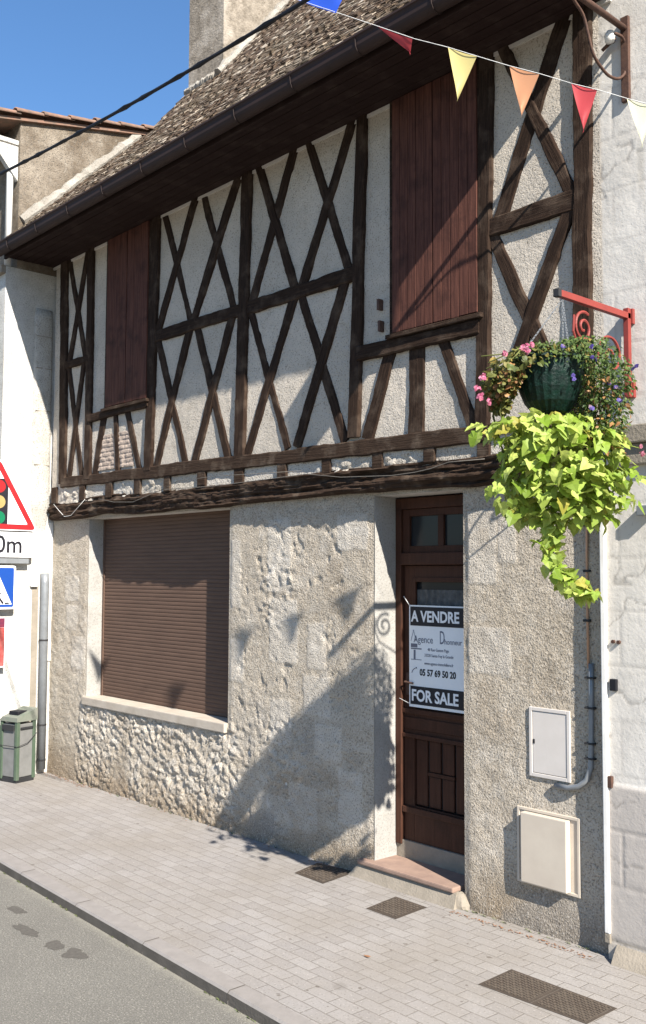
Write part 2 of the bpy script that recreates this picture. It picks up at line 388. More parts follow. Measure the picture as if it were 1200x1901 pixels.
def wall_h(X, Z):
    xw = X+.16*fbm(X*5, Z*5, 3, 50); zw = Z+.14*fbm(X*5+9, Z*5, 3, 51)
    d1, d2, idv = cells(xw*7.5, zw*11.0, 4)
    stone = sstep(.02, .30, d2-d1)*(.35+.9*idv)*sstep(.28, .4, idv+.1)
    e1, e2, ie = cells(xw*19+3, zw*24, 9); small = sstep(.05, .35, e2-e1)*(ie-.1)
    m = rub_mask(X, Z); q = quoins(X, Z)
    h = .010*fbm(X*3, Z*3, 3, 1) + .006*fbm(X*16, Z*16, 3, 2)
    h = h + m*(1-.75*q)*(.011*stone + .011*small) + .044*(fbm(X*17+Z*6, Z*23, 4, 8)-.5)*(m*.8+.10)
    pits = sstep(.66, .76, fbm(X*9+Z*5, Z*8-X*3, 4, 33))*sstep(-7.6, -7.4, X)*sstep(-5.75, -5.9, X); h = h-.009*pits
    h = h+.004*q+.02*sstep(.28, .0, Z)*fbm(X*4, Z*4, 2, 60)
    return h*edgefade(X, Z)
def wall_tone(X, Z):
    xw = X+.16*fbm(X*5, Z*5, 3, 50); zw = Z+.14*fbm(X*5+9, Z*5, 3, 51)
    d1, d2, idv = cells(xw*7.5, zw*11.0, 4); m = rub_mask(X, Z); q = quoins(X, Z)
    st = np.clip(m*sstep(.02, .2, d2-d1)*(.1+.9*idv)*.6*(.3+1.1*fbm(X*9, Z*9, 3, 69)) + q*.62*(.6+.5*fbm(X*8, Z*8, 3, 70)), 0, 1)
    st = st + .30*sstep(.52, .78, fbm(X*7, Z*9, 5, 71))
    br = .30*m*sstep(.10, .0, d2-d1) + .75*sstep(.42, .02, Z+.25*(fbm(X*3, Z*3, 3, 72)-.5)) + .3*sstep(.6, .75, fbm(X*2.2, Z*2.2, 4, 73))
    gy = .55*sstep(.56, .68, fbm(X*2.0+9, Z*1.6, 4, 74))*sstep(1.6, .5, Z)*sstep(-7.6, -7.2, X) + .35*sstep(2.75, 3.05, Z)*fbm(X*6, Z*6, 3, 75)
    return np.clip(np.stack([st, np.clip(br, 0, .9), gy], -1), 0, 1)
def in_open(x, z): return (wx0 < x < wx1 and wz0 < z < wz1) or (dx0 < x < dx1 and z < dz1)
sheet("ground_floor_wall", lin(XL, XR, wx0, wx1, dx0, dx1, step=.0135), lin(-.06, 3.2, wz0, wz1, dz1, step=.0135), 0.0, wall_h, M_wall, house, wall_tone, in_open)
# solid masonry behind the faces (reveals of window and door belong to it)
mb = MB()
mb.box((XL, .004, -.06), (wx0, .35, 3.2)); mb.box((wx1, .004, -.06), (dx0, .35, 3.2)); mb.box((dx1, .004, -.06), (XR, .35, 3.2))
mb.box((wx0, .004, -.06), (wx1, .35, wz0-.002)); mb.box((wx0, .004, wz1+.002), (wx1, .35, 3.2)); mb.box((dx0, .004, dz1+.002), (dx1, .35, 3.2))
mb.build("wall_core", M_jamb, house)
mb = MB(); mb.box((XL, .35, 0), (XL+.3, 7.5, 6.3)); mb.box((XR-.3, .35, 0), (XR, 7.5, 6.3)); mb.box((XL+.3, 7.2, 0), (XR-.3, 7.5, 6.3)); mb.box((XL+.3, .36, 3.2), (XR-.3, 7.2, 3.3))
mb.build("back_wall", M_gable, house)
# white reveals
def reveal(x, s, z0, z1, y1, name="jamb"):
    zs = lin(z0, z1, step=.05); ys = np.linspace(-.004, y1, 6); V = []; fs = []
    for z in zs:
        for y in ys: V.append((x+s*(.006+.006*float(vnoise(np.array(z*6.), np.array(y*9.), 3))), y, z))
    n = len(ys)
    for j in range(len(zs)-1):
        for i in range(n-1):
            a = j*n+i; fs.append((a, a+1, a+n+1, a+n) if s < 0 else (a, a+n, a+n+1, a+1))
    return mesh(name, V, fs, M_jambw, house, smooth=True)
M_jambw = plaster("whitewashed_jamb", (.345, .335, .315), (.285, .275, .255), (.20, .175, .14), .3, .5)
reveal(wx0, 1, wz0, wz1, .25); reveal(dx0, 1, .0, dz1, .33)

# upper floor plaster
def up_h(X, Z): return .012*fbm(X*1.7, Z*1.7, 3, 80)+.0045*fbm(X*20, Z*20, 3, 81)+.003*fbm(X*45, Z*45, 2, 82)
sheet("plaster_panel", lin(-11.22, -3.50, step=.02), lin(3.40, 6.30, step=.02), UPY, up_h, M_up, house)
MB().box((-11.26, UPY+.006, 3.42), (-3.50, .30, 6.30)).build("upper_wall_core", M_jamb, house)

# timbers --------------------------------------------------------------
tcount = [0]
def timber(name, pa, pb, wpx, horiz=False, proud=.025, m=None, jit=1.0, depth=.09, parent=None, y=None, ext=(0, 0)):
    tcount[0] += 1
    yf = (UPY-.012-proud-.0007*(tcount[0] % 9)) if y is None else y
    A, B = W(*pa, yf), W(*pb, yf)
    mx, my = (pa[0]+pb[0])/2, (pa[1]+pb[1])/2; o = (0, wpx/2) if horiz else (wpx/2, 0)
    q = W(mx+o[0], my+o[1], yf)-W(mx-o[0], my-o[1], yf)
    A = Vector(A); B = Vector(B); L = (B-A).length; t = (B-A)/L; A = A-t*ext[0]; B = B+t*ext[1]; L = (B-A).length
    nrm = Vector((0, -1, 0)); s = t.cross(nrm).normalized(); wd = abs(Vector(q).dot(s)); wd = max(wd, .03)
    n = max(3, int(L/.045)); ch = min(.010, wd*.15); V = []; sd = tcount[0]*13.7
    nz = lambda u, k: float(fbm(np.array(u*3.1+sd), np.array(k*7.3+sd), 3, 5))-.5
    for i in range(n+1):
        u = L*i/n; hf = lambda k: .009*(float(vnoise(np.array(u*19+sd), np.array(k*3.+sd), 9))-.5); j1 = jit*wd*.15*nz(u, 1)+hf(1); j2 = jit*wd*.15*nz(u, 2)+hf(2); dz = jit*.012*nz(u, 3); c = jit*.010*nz(u*.4, 4)
        a, b = -wd/2+j1+c, wd/2+j2+c
        for (sv, dv) in ((a, -depth), (a, -ch+dz), (a+ch, dz), (b-ch, dz), (b, -ch+dz), (b, -depth)): V.append((u, sv, dv))
    fs = []
    for i in range(n):
        for k in range(5): a = i*6+k; fs.append((a, a+6, a+7, a+1))
    fs.append((0, 1, 2, 3, 4, 5)); fs.append(tuple(n*6+k for k in (5, 4, 3, 2, 1, 0)))
    me = bpy.data.meshes.new(name); me.from_pydata(V, [], fs); me.materials.append(m or M_tim); me.update()
    o = bpy.data.objects.new(name, me); sc.collection.objects.link(o); par = parent or house; o.parent = par
    R = Matrix((t, s, nrm)).transposed().to_4x4(); R.translation = A-wloc(par); o.matrix_local = R
    return o
so = lambda x: 502-.4905*(x-115)-2     # top of wall in the photo
for a, b, wd in (((118, so(118)), (114, 893), 12), ((167, so(167)), (160, 885), 11), ((288, so(288)), (273, 868), 14),
                 ((456, so(456)), (442, 845), 18), ((669, so(669)), (654, 805), 19), ((900, so(900)), (893, 790), 24), ((1078, so(1078)), (1079, 790), 33)):
    timber("post", a, b, wd, proud=.032, ext=(.14, .03))
for a, b, wd in (((120, 678), (163, 665), 14), ((283, 626), (448, 574), 22), ((448, 575), (660, 505), 26), ((908, 423), (1066, 369), 37)):
    timber("rail", a, b, wd, True, proud=.028)
timber("rail", (162, 777), (273, 746), 15, True, proud=.045); timber("rail", (661, 657), (888, 604), 27, True, proud=.045)
BR = [((130, so(130)), (158, 668), 7), ((160, so(160)), (127, 677), 6), ((127, 687), (150, 884), 7), ((153, 682), (127, 886), 6),
      ((307, so(307)), (353, 595), 10), ((358, so(358)), (293, 612), 10), ((379, so(379)), (432, 572), 12), ((437, so(437)), (360, 588), 12),
      ((293, 634), (343, 858), 10), ((350, 615), (289, 862), 10), ((366, 612), (420, 842), 12), ((429, 592), (360, 854), 11),
      ((482, so(482)), (546, 534), 14), ((541, so(541)), (467, 560), 13), ((576, so(576)), (647, 503), 15), ((648, so(648)), (559, 533), 14),
      ((465, 582), (530, 820), 12), ((541, 560), (459, 838), 13), ((559, 552), (635, 807), 15), ((638, 523), (553, 816), 15),
      ((192, 772), (175, 879), 9), ((213, 768), (217, 873), 7), ((235, 763), (257, 868), 9),
      ((722, 655), (684, 800), 19), ((773, 642), (770, 793), 26), ((822, 634), (872, 778), 20),
      ((1040, so(1040)), (927, 405), 24), ((937, so(937)), (1060, 362), 25), ((914, 440), (1003, 640), 26), ((1052, 400), (966, 636), 22)]
for k_, (a, b, wd) in enumerate(BR):
    timber("brace", a, b, wd*1.1, proud=.012+.004*(k_ % 2), jit=1.3, ext=(.13 if a[1] < 420 or a[1] < so(a[0])+3 else .05, .07))
# long horizontal members, bent and worn
timber("sole_plate", (112, 896), (905, 803), 26, True, proud=.03, m=M_beam, jit=1.6, depth=.14)
timber("sole_plate", (898, 800), (1100, 748), 26, True, proud=.028, m=M_beam, jit=1.4, depth=.14)
for xj in (-11.12, -10.42, -9.80, -9.20, -8.62, -8.0, -7.40, -6.76, -6.17, -5.56, -5.0, -4.48, -3.95):
    wj = random.uniform(.055, .075); y1 = UPY-.034-random.uniform(0, .010)
    MB().box((xj-wj, y1, 3.275), (xj+wj, .0, 3.475), .008).build("joist", M_beam, house, origin=(xj, y1, 3.3))
def infill_h(X, Z):
    d1, d2, i = cells(X*9, Z*14, 44); return .022*sstep(.05, .3, d2-d1)*i*sstep(.45, .55, fbm(X*1.8, Z, 2, 45))+.008*fbm(X*20, Z*20, 3, 46)
sheet("joist_infill", lin(-11.24, -3.75, step=.02), lin(3.26, 3.48, step=.015), -.070, infill_h, M_wall, house,
      lambda X, Z: np.stack([1.0*sstep(.36, .52, fbm(X*2.6, Z, 2, 45))+.45, .2*fbm(X*4, Z*4, 3, 47), .0*X], -1))
def beam(name, x0, x1, zt, zb, yf, yb, seed, m):
    xs = lin(x0, x1, step=.022); prof = 15; V = []
    for x_ in xs:
        a = np.linspace(0, 1, prof)
        t_ = zt+.03*(float(fbm(np.array(x_*1.1), np.array(seed*1.), 3, seed))-.5)*2; b_ = zb+.03*(float(fbm(np.array(x_*1.3), np.array(seed+9.), 3, seed))-.5)*2
        z = t_+(b_-t_)*a; rel = .045*(fbm(np.full(prof, x_*1.4), z*34, 3, seed+4)-.5)*2+.030*(fbm(np.full(prof, x_*14.), z*50, 3, seed+5)-.5)
        yy = yf-rel; yy[0] += .015; yy[-1] += .02
        V.append((x_, yb, t_)); V += [(x_, yy[i], z[i]) for i in range(prof)]; V.append((x_, yb, b_))
    n = prof+2; fs = [(i*n+k, (i+1)*n+k, (i+1)*n+k+1, i*n+k+1) for i in range(len(xs)-1) for k in range(n-1)]
    fs = [f[::-1] for f in fs]; fs += [tuple(range(n)), tuple((len(xs)-1)*n+k for k in range(n))[::-1]]
    return mesh(name, V, fs, m, house, origin=(x0, yf, zb))
beam("lintel_beam", -11.25, -3.80, 3.30, 3.085, -.090, .02, 3, M_beam)
# brickwork between the struts under the far shutter
def brick_h(X, Z):
    r = np.floor(Z/.052); u = (X+.11*(r % 2))/.2; fx = np.abs((u % 1)-.5)*.2; fz = np.abs((Z/.052 % 1)-.5)*.052
    return .005*sstep(.0, .010, np.minimum(.1-fx-.004, .026-fz-.004)) + .016*fbm(X*18, Z*26, 3, 90)
bx0, bx1 = float(W(183, 830, UPY)[0]), float(W(252, 830, UPY)[0])
M_brick = plaster("thin_brick", (.42, .34, .28), (.36, .29, .24), (.22, .175, .14), .4, .6)
sheet("brick_infill", lin(bx0, bx1, step=.012), lin(3.6, 4.0, step=.006), UPY-.008, brick_h, M_brick, house, None, lambda x, z: not (bx0+.05*0+(z-3.6)*.22 < x < bx1-(z-3.6)*.30))

# shutters ---------------------------------------------------------------
def shutter(pl, pr, ptop, pbot_l, n, hinge):
    yf = -.115; xl = W(pl, pbot_l, yf)[0]; xr = W(pr, ptop, yf)[0]; zb = W(pl, pbot_l, yf)[2]; zt = 6.245
    xm = (xl+xr)/2; k = n//2
    for (a, b) in ((xl, xm-.004), (xm+.004, xr)):
        m_ = MB(); wd = (b-a)/k
        for i in range(k):
            q = random.uniform(0, .004); m_.box((a+i*wd+.002, yf-q, zb+random.uniform(0, .006)), (a+(i+1)*wd-.002, yf+.032, zt), .0035)
        m_.box((a+.001, yf+.020, zb), (b-.001, yf+.034, zt-.001))
        m_.build("shutter", M_shut, house, origin=(a, yf, zb))
    f = MB(); f.box((xl-.035, UPY-.045, zb-.03), (xl-.003, UPY, zt)); f.box((xr+.003, UPY-.045, zb-.03), (xr+.035, UPY, zt))
    f.build("shutter_frame", M_tim, house, origin=(xl, UPY, zb))
    h_ = MB()
    h_.box((xl-.05, UPY-.085, zb-.045), (xr+.05, UPY, zb-.010), .006)
    h_.build("window_sill", M_beam, house, origin=(xl, UPY, zb))
shutter(203-8, 278-2, 440, 757, 6, 1); shutter(728, 884, 145, 619, 10, -1)
for px, py in ((706, 566), (708, 606)):
    q = W(px, py, UPY-.03); MB().box((q[0]-.012, UPY-.06, q[2]-.045), (q[0]+.012, UPY, q[2]+.045), .004).build("shutter_catch", M_iron, house, origin=q)

# eaves --------------------------------------------------------------------
EX0, EX1 = -11.30, -3.40
sf = MB(); ys = np.linspace(-.07, -.70, 7)
for a, b in zip(ys[:-1], ys[1:]): sf.box((EX0, b+.004, 6.255), (EX1, a-.004, 6.275), .004)
sf.box((EX0, -.70, 6.277), (EX1, -.05, 6.30)); sf.build("soffit", M_soff, house, origin=(-7, -.4, 6.26))
MB().box((EX0, -.085, 6.225), (EX1, -.062, 6.254)).build("cornice_strip", M_jamb, house)
MB().box((EX0, -.728, 6.225), (EX1, -.702, 6.42), .004).build("fascia_board", M_soff, house, origin=(-7, -.7, 6.3))
gp = [(-.732, 6.385), (-.732, 6.30)]
for k in range(0, 11):
    an = math.pi*(1+k/10.0); gp.append((-.792+.060*math.cos(an+math.pi)*-1*-1, 6.30+.055*math.sin(an)))
gp = [(-.732, 6.395)]+[(-.792+.060*math.cos(math.pi*k/10), 6.315-.072*math.sin(math.pi*k/10)) for k in range(11)]+[(-.852, 6.365), (-.868, 6.372), (-.868, 6.358), (-.858, 6.350)]
inner = [(-.845, 6.31)]+[(-.792-.052*math.cos(math.pi*k/10), 6.318-.062*math.sin(math.pi*k/10)) for k in range(11)]+[(-.738, 6.395)]
g = MB(); g.prism(gp+inner, 'x', EX0, EX1)
gut = g.build("gutter", M_gut, house, origin=(-7, -.8, 6.3))
for k in range(11):
    xg = EX0+.35+.74*k; m_ = MB()
    pts = [(xg, -.732, 6.40)]+[(xg, -.792+.066*math.cos(math.pi*j/8), 6.315-.078*math.sin(math.pi*j/8)) for j in range(9)]+[(xg, -.862, 6.38)]
    m_.tube(pts, .0035, 5); m_.build("gutter_bracket", M_gut, house, origin=(xg, -.8, 6.3))
# roof of small flat tiles: eave pitch, then steeper above
def rz(y):
    return 6.43+(y+.76)*.975 if y < 1.25 else 6.43+2.01*.975+(y-1.25)*1.24
def roofmat():
    k = NT("mossy_tiles"); at = k.n("ShaderNodeAttribute", attribute_name="tone"); sp = k.n("ShaderNodeSeparateColor"); k.l(at.outputs['Color'], sp.inputs[0]); v = k.co()
    c = k.mix(sp.outputs[0], (.040, .025, .017), (.125, .084, .056)); c = k.mix(k.ramp(sp.outputs[1], (.72, 0.0), (.92, 1.0)), c, (.40, .34, .27))
    c = k.mix(k.ramp(k.noise(v, 1.2, 5, .7), (.45, 0.0), (.7, .6)), c, (.10, .085, .055)); c = k.mix(k.ramp(k.noise(v, 40, 4, .7), (.45, 0.0), (.65, .8)), c, (.045, .036, .028))
    return k.out(c, .95, k.bump(k.noise(v, 70, 4, .7), .6, .01))
M_roof = roofmat()
V = []; Fc = []; T = []
row = 0; s_ = 0.0; yy = -.80
while yy < 5.2:
    y2 = yy; slope = .975 if y2 < 1.25 else 1.24; cs = 1/math.hypot(1, slope); sn = slope*cs
    xx = EX0+(.06 if row % 2 else 0.0)+random.uniform(-.01, .01); wt = .10
    while xx < EX1+.02:
        L = .24; th = .014; lift = .014+random.uniform(0, .007); tw = random.uniform(-.006, .006); x0_, x1_ = xx+random.uniform(0, .006), min(xx+wt-random.uniform(.002, .008), EX1+.03)
        if x1_ > x0_+.02:
            off = random.uniform(-.008, .008); n0 = len(V)
            def P(xc, u, hgt): return (xc, y2+(u+off)*cs-hgt*sn, rz(y2)+(u+off)*sn+hgt*cs)
            V += [P(x0_, 0, lift+tw), P(x1_, 0, lift-tw), P(x1_, L, .004), P(x0_, L, .004), P(x0_, 0, lift+tw-th), P(x1_, 0, lift-tw-th), P(x1_, L, -.01), P(x0_, L, -.01)]
            Fc += [(n0, n0+1, n0+2, n0+3), (n0+4, n0+5, n0+1, n0), (n0+5, n0+6, n0+2, n0+1), (n0+7, n0+4, n0, n0+3)]
            c = (random.random(), random.random(), 0, 1); T += [c]*8
        xx += wt
    yy += .060*cs; row += 1
ro = mesh("roof", V, Fc, M_roof, house, origin=(-7, 0, 6.4)); at = ro.data.color_attributes.new("tone", 'FLOAT_COLOR', 'POINT'); at.data.foreach_set('color', np.array(T, float).ravel())
rb = MB(); prof = [(-.72, rz(-.72)-.03), (1.25, rz(1.25)-.03), (5.2, rz(5.2)-.03), (8.0, rz(5.2)-3.4), (8.0, rz(5.2)-3.6), (5.2, rz(5.2)-.2), (1.25, rz(1.25)-.15), (-.60, rz(-.72)-.10)]
rb.prism(prof, 'x', EX0+.003, EX1-.003); rb.build("roof_deck", M_soff, house)
# verge at the right end
vb = MB(); vb.prism([(-.74, 6.24), (-.74, rz(-.74)+.02), (1.25, rz(1.25)+.02), (4, rz(4)+.02), (4, rz(4)-.2), (1.25, rz(1.25)-.2), (-.45, 6.24)], 'x', EX1, EX1+.03); vb.build("verge_board", M_soff, house)
# chimney
chx0, chx1, chy0, chy1 = -11.28, -10.46, 1.90, 3.6
cx_ = MB(); cx_.box((chx0, chy0, 8.4), (chx1, chy1, 12.2)); 
def cm():
    k = NT("chimney_render"); v = k.co()
    c = k.mix(k.ramp(k.noise(v, 9, 6, .75), (.35, 0.0), (.65, 1.0)), (.31, .27, .22), (.16, .137, .108))
    c = k.mix(k.ramp(k.noise(v, 1.7, 3, .5), (.52, 0.0), (.60, 1.0)), c, (.36, .32, .27)); return k.out(c, .95, k.bump(k.noise(v, 30, 5, .7), .8, .03))
chm = cx_.build("chimney", cm(), ro)
M_fil = plaster("lime_mortar", (.33, .31, .275), (.22, .20, .17), (.2, .18, .15), .3, .9)
fl = MB()   # mortar fillets
def fillet(p, q, r):
    n = 40; P = [Vector(p).lerp(Vector(q), i/n)+Vector((random.uniform(-.008, .008), random.uniform(-.008, .008), random.uniform(-.010, .010))) for i in range(n+1)]
    fl.tube(P, [r*random.uniform(.8, 1.2) for _ in P], 7)
fillet((chx1+.02, 1.80, rz(1.80)+.05), (chx1+.02, 3.7, rz(3.7)+.04), .06)
fillet((chx0, chy0-.03, rz(chy0-.05)+.05), (chx1+.04, chy0-.03, rz(chy0-.05)+.03), .055)
fl.build("mortar_fillet", M_fil, ro)
fl = MB(); fillet((XL-.02, -.50, rz(-.50)+.06), (XL-.02, 1.12, rz(1.12)+.06), .085); fl.build("mortar_fillet", M_fil, ro)

# roller blind ---------------------------------------------------------------
rl = MB(); yb = .20; z = wz0+.005
M_roll = plain("roller_slat", (.122, .078, .058), (.096, .062, .047), 2.2, .7, .05, 30, spec=.1, stretch=(1, 1, 6))
P_ = []; sl = .0415; n = int((wz1-wz0)/sl)+1
for i in range(n):
    z0 = wz0+.004+i*sl
    for (dy, dz) in ((-.003, 0), (-.0072, .005), (-.0085, .019), (-.0072, .034), (-.003, .0385)): P_.append((yb+dy, z0+dz))
V = [(wx0+.012, a, b) for a, b in P_]+[(wx1-.012, a, b) for a, b in P_]; m_ = len(P_)
mesh("roller_blind", V, [(i, i+m_, i+1+m_, i+1) for i in range(m_-1)], M_roll, house, origin=(wx0, yb, wz0))
MB().box((wx0+.012, yb-.02, wz0), (wx0+.045, yb+.02, wz1)).build("blind_rail", M_roll, house); MB().box((wx1-.045, yb-.02, wz0), (wx1-.012, yb+.02, wz1)).build("blind_rail", M_roll, house)
M_sill = plain("stone_sill", (.44, .39, .33), (.34, .295, .24), 5, .9, .5, 50, .006)
sl_ = MB(); sl_.box((wx0-.03, -.045, wz0-.092), (wx1+.0, .24, wz0), .010); sl_.build("stone_sill", M_sill, house, origin=(wx0, 0, wz0))
MB().box((wx0, .24, wz0), (wx1, .30, wz1)).build("window_backing", M_dark, house)

# door -------------------------------------------------------------------------
DY = .27
fr = MB(); fr.box((dx0+.012, DY-.035, .24), (dx0+.075, DY+.05, 3.05), .006); fr.box((dx1-.075, DY-.035, .24), (dx1-.004, DY+.05, 3.05), .006); fr.box((dx0+.075, DY-.035, 2.96), (dx1-.075, DY+.05, 3.05), .006)
fr.box((dx0+.075, DY-.045, 2.50), (dx1-.075, DY+.05, 2.60), .008); fr.build("door_frame", M_door, house, origin=(dx0, DY, .2))
xm = (dx0+dx1)/2+.02
tr = MB(); tr.box((dx0+.078, DY-.012, 2.60), (dx0+.15, DY+.03, 2.958), .004); tr.box((dx1-.15, DY-.012, 2.60), (dx1-.078, DY+.03, 2.958), .004)
tr.box((dx0+.15, DY-.012, 2.60), (dx1-.15, DY+.03, 2.655), .004); tr.box((dx0+.15, DY-.012, 2.90), (dx1-.15, DY+.03, 2.958), .004); tr.box((xm-.03, DY-.012, 2.655), (xm+.03, DY+.03, 2.90), .004)
fan = tr.build("transom_window", M_door, house, origin=(dx0, DY, 2.6))
MB().box((dx0+.14, DY+.012, 2.65), (dx1-.14, DY+.018, 2.91)).build("pane", M_glass, fan)
dl = MB(); a, b = dx0+.080, dx1-.080
dl.box((a, DY, .275), (a+.11, DY+.045, 2.495), .004); dl.box((b-.11, DY, .275), (b, DY+.045, 2.495), .004)
dl.box((a+.11, DY, 2.375), (b-.11, DY+.045, 2.495), .004); dl.box((a+.11, DY, 1.10), (b-.11, DY+.045, 1.34), .004); dl.box((a+.11, DY, .275), (b-.11, DY+.045, .56), .004)
leaf = dl.build("door", M_door, house, origin=(a, DY, .3))
for z0, z1, yo in ((1.10, 1.135, -.022), (1.295, 1.335, -.022), (1.17, 1.265, -.008), (.50, .55, -.030)): MB().box((a+.0, DY+yo, z0), (b-.0, DY-.002, z1), .006).build("door_moulding", M_door, leaf)
mo = MB(); mo.box((a+.10, DY-.012, 1.335), (a+.135, DY+.01, 2.40), .005); mo.box((b-.135, DY-.012, 1.335), (b-.10, DY+.01, 2.40), .005); mo.box((a+.135, DY-.012, 2.362), (b-.135, DY+.01, 2.40), .005)
mo.build("glazing_bead", M_door, leaf)
k0 = (b-a-.22)/4
for i in range(4):
    for (z0, z1) in (((.57, 1.095),) if i in (0, 3) else ((.57, .815), (.85, 1.095))):
        MB().box((a+.11+i*k0+.010, DY+.012, z0), (a+.11+(i+1)*k0-.010, DY+.035, z1), .010).build("door_panel", M_door, leaf)
MB().box((a+.11+k0, DY+.004, .818), (a+.11+3*k0, DY+.034, .847), .004).build("panel_rail", M_door, leaf)
pc = MB()
for i in range(5): pc.box((a+.11+i*k0-.006, DY+.030, .565), (a+.11+i*k0+.006, DY+.038, 1.098))
pc.build("panel_groove", M_dark, leaf)
MB().box((a+.11, DY+.028, 1.34), (b-.11, DY+.034, 2.375)).build("pane", M_glass, leaf)
cu = MB(); xs = np.linspace(a+.135, b-.135, 40)
V = [(x_, DY+.012+.006*math.sin(i*1.3), 2.30) for i, x_ in enumerate(xs)]+[(x_, DY+.012+.006*math.sin(i*1.3), 1.36) for i, x_ in enumerate(xs)]
mesh("lace_curtain", V, [(i, i+1, i+41, i+40) for i in range(39)], plain("grey_net", (.135, .135, .13), (.06, .06, .06), 22, .95, 0), leaf)
hd = MB(); hd.box((a+.03, DY-.012, 1.44), (a+.07, DY+.002, 1.62), .004); hd.tube([(a+.05, DY-.01, 1.55), (a+.05, DY-.05, 1.55), (a+.14, DY-.05, 1.545)], .008, 8); hd.build("door_handle", M_iron, leaf)
MB().box((dx0+.01, DY-.02, .0), (dx1-.003, .34, .275), .006).build("threshold", M_conc, house)
MB().box((dx0, DY+.055, .2), (dx1, .345, 3.05)).build("doorway_backing", M_dark, house)
# step
st = MB(); st.box((-5.80, -.075, .100), (-4.80, DY-.02, .138), .010); stp = st.build("door_step", M_terra, house, origin=(-5.3, 0, .1))
fb = MB(); fb.add([(-5.86, -.06, 0), (-4.76, -.085, 0), (-4.76, -.12, -.02), (-5.9, -.11, -.02), (-5.80, -.05, .101), (-4.78, -.05, .101), (-4.78, .2, .101), (-5.80, .2, .101)],
        [(3, 2, 5, 4), (2, 1, 6, 5), (3, 4, 7), (4, 5, 6, 7)]); fb.build("step_base", M_conc, house)
V = []; nq = 16
for j in range(6):
    for i in range(nq):
        an = 2*math.pi*i/nq; r = (.085, .08, .07, .055, .035, .008)[j]*(.75+.5*float(fbm(np.array(i*.9), np.array(j*.7), 3, 6))); V.append((-4.785+r*1.1*math.cos(an), -.012+r*math.sin(an)*.9, (-.01, .03, .07, .10, .125, .135)[j]*.8))
mesh("step_end_mortar", V, [(j*nq+i, j*nq+(i+1) % nq, (j+1)*nq+(i+1) % nq, (j+1)*nq+i) for j in range(5) for i in range(nq)], M_conc, house)
# door cord and for sale board: lifted off its hook it moves alone
def text(s, size, at, rotz, m, name, parent, bold=0.0, align='LEFT', sx=1.0, ext=.0008):
    cu_ = bpy.data.curves.new(name, 'FONT'); cu_.body = s; cu_.size = size; cu_.align_x = align; cu_.align_y = 'BOTTOM_BASELINE'; cu_.extrude = ext; cu_.offset = bold; cu_.resolution_u = 3
    t_ = bpy.data.objects.new(name, cu_); sc.collection.objects.link(t_); dg = bpy.context.evaluated_depsgraph_get()
    me = bpy.data.meshes.new_from_object(t_.evaluated_get(dg)); bpy.data.objects.remove(t_); bpy.data.curves.remove(cu_)
    me.materials.clear(); me.materials.append(m)
    R = Matrix.Rotation(rotz, 4, 'Z') @ Matrix.Rotation(rad(90), 4, 'X') @ Matrix.Diagonal((sx, 1, 1, 1))
    me.transform(Matrix.Translation(Vector(at)-wloc(parent)) @ R)
    o = bpy.data.objects.new(name, me); sc.collection.objects.link(o); o.parent = parent; return o
SY = DY-.038
s0 = W(760, 1123, SY); s1 = W(760, 1311, SY); sx0, sz1, sz0 = float(s0[0]), float(s0[2]), float(s1[2]); sw = .60
#print("board", sx0, sz0, sz1)
board = empty("for_sale_board", (sx0+sw/2, SY, sz0), "black and white A VENDRE / FOR SALE board hung on the brown door", "sign")
MB().box((sx0, SY, sz0), (sx0+sw, SY+.006, sz1)).build("board_panel", M_signw, board)
hh = sz1-sz0; bk = MB()
bk.box((sx0+.014, SY-.0025, sz1-.165), (sx0+sw-.014, SY-.001, sz1-.012)); bk.build("black_band", M_signk, board); bk = MB(); bk.box((sx0+.014, SY-.0025, sz0+.022), (sx0+sw-.014, SY-.001, sz0+.168)); bk.build("black_band", M_signk, board)
text("A VENDRE", .122, (sx0+.028, SY-.0035, sz1-.130), 0, M_signw, "lettering", board, .0035, sx=.88)
text("FOR SALE", .128, (sx0+.026, SY-.0035, sz0+.052), 0, M_signw, "lettering", board, .0035, sx=.90)
text("Agence", .082, (sx0+.05, SY-.0015, sz1-.30), 0, M_signgrey, "lettering", board, 0.0, sx=.85)
text("D", .15, (sx0+.325, SY-.0015, sz1-.30), 0, M_signgrey, "lettering", board, 0.0, sx=.5)
text("honneur", .062, (sx0+.375, SY-.0015, sz1-.30), 0, M_signgrey, "lettering", board, 0.0, sx=.85)
text("48 Rue Gaston Page", .034, (sx0+.20, SY-.0015, sz1-.362), 0, M_signgrey, "lettering", board, 0, sx=.8)
text("33220 Sainte Foy la Grande", .034, (sx0+.165, SY-.0015, sz1-.408), 0, M_signgrey, "lettering", board, 0, sx=.8)
text("www.agence-immobiliere.fr", .034, (sx0+.165, SY-.0015, sz1-.472), 0, M_signgrey, "lettering", board, 0, sx=.8)
text("05 57 69 50 20", .072, (sx0+.115, SY-.0015, sz1-.560), 0, M_signk, "lettering", board, .0022, sx=.86)
lg = MB(); lg.box((sx0+.02, SY-.0018, sz1-.44), (sx0+.135, SY-.001, sz1-.435)); lg.box((sx0+.05, SY-.0018, sz1-.435), (sx0+.07, SY-.001, sz1-.36)); lg.box((sx0+.02, SY-.0018, sz1-.355), (sx0+.135, SY-.001, sz1-.345)); lg.box((sx0+.02, SY-.0018, sz1-.34), (sx0+.09, SY-.001, sz1-.31))
lg.tube([(sx0+.03, SY-.002, sz1-.545), (sx0+.045, SY-.002, sz1-.52), (sx0+.08, SY-.002, sz1-.50), (sx0+.085, SY-.002, sz1-.51)], .003, 5)
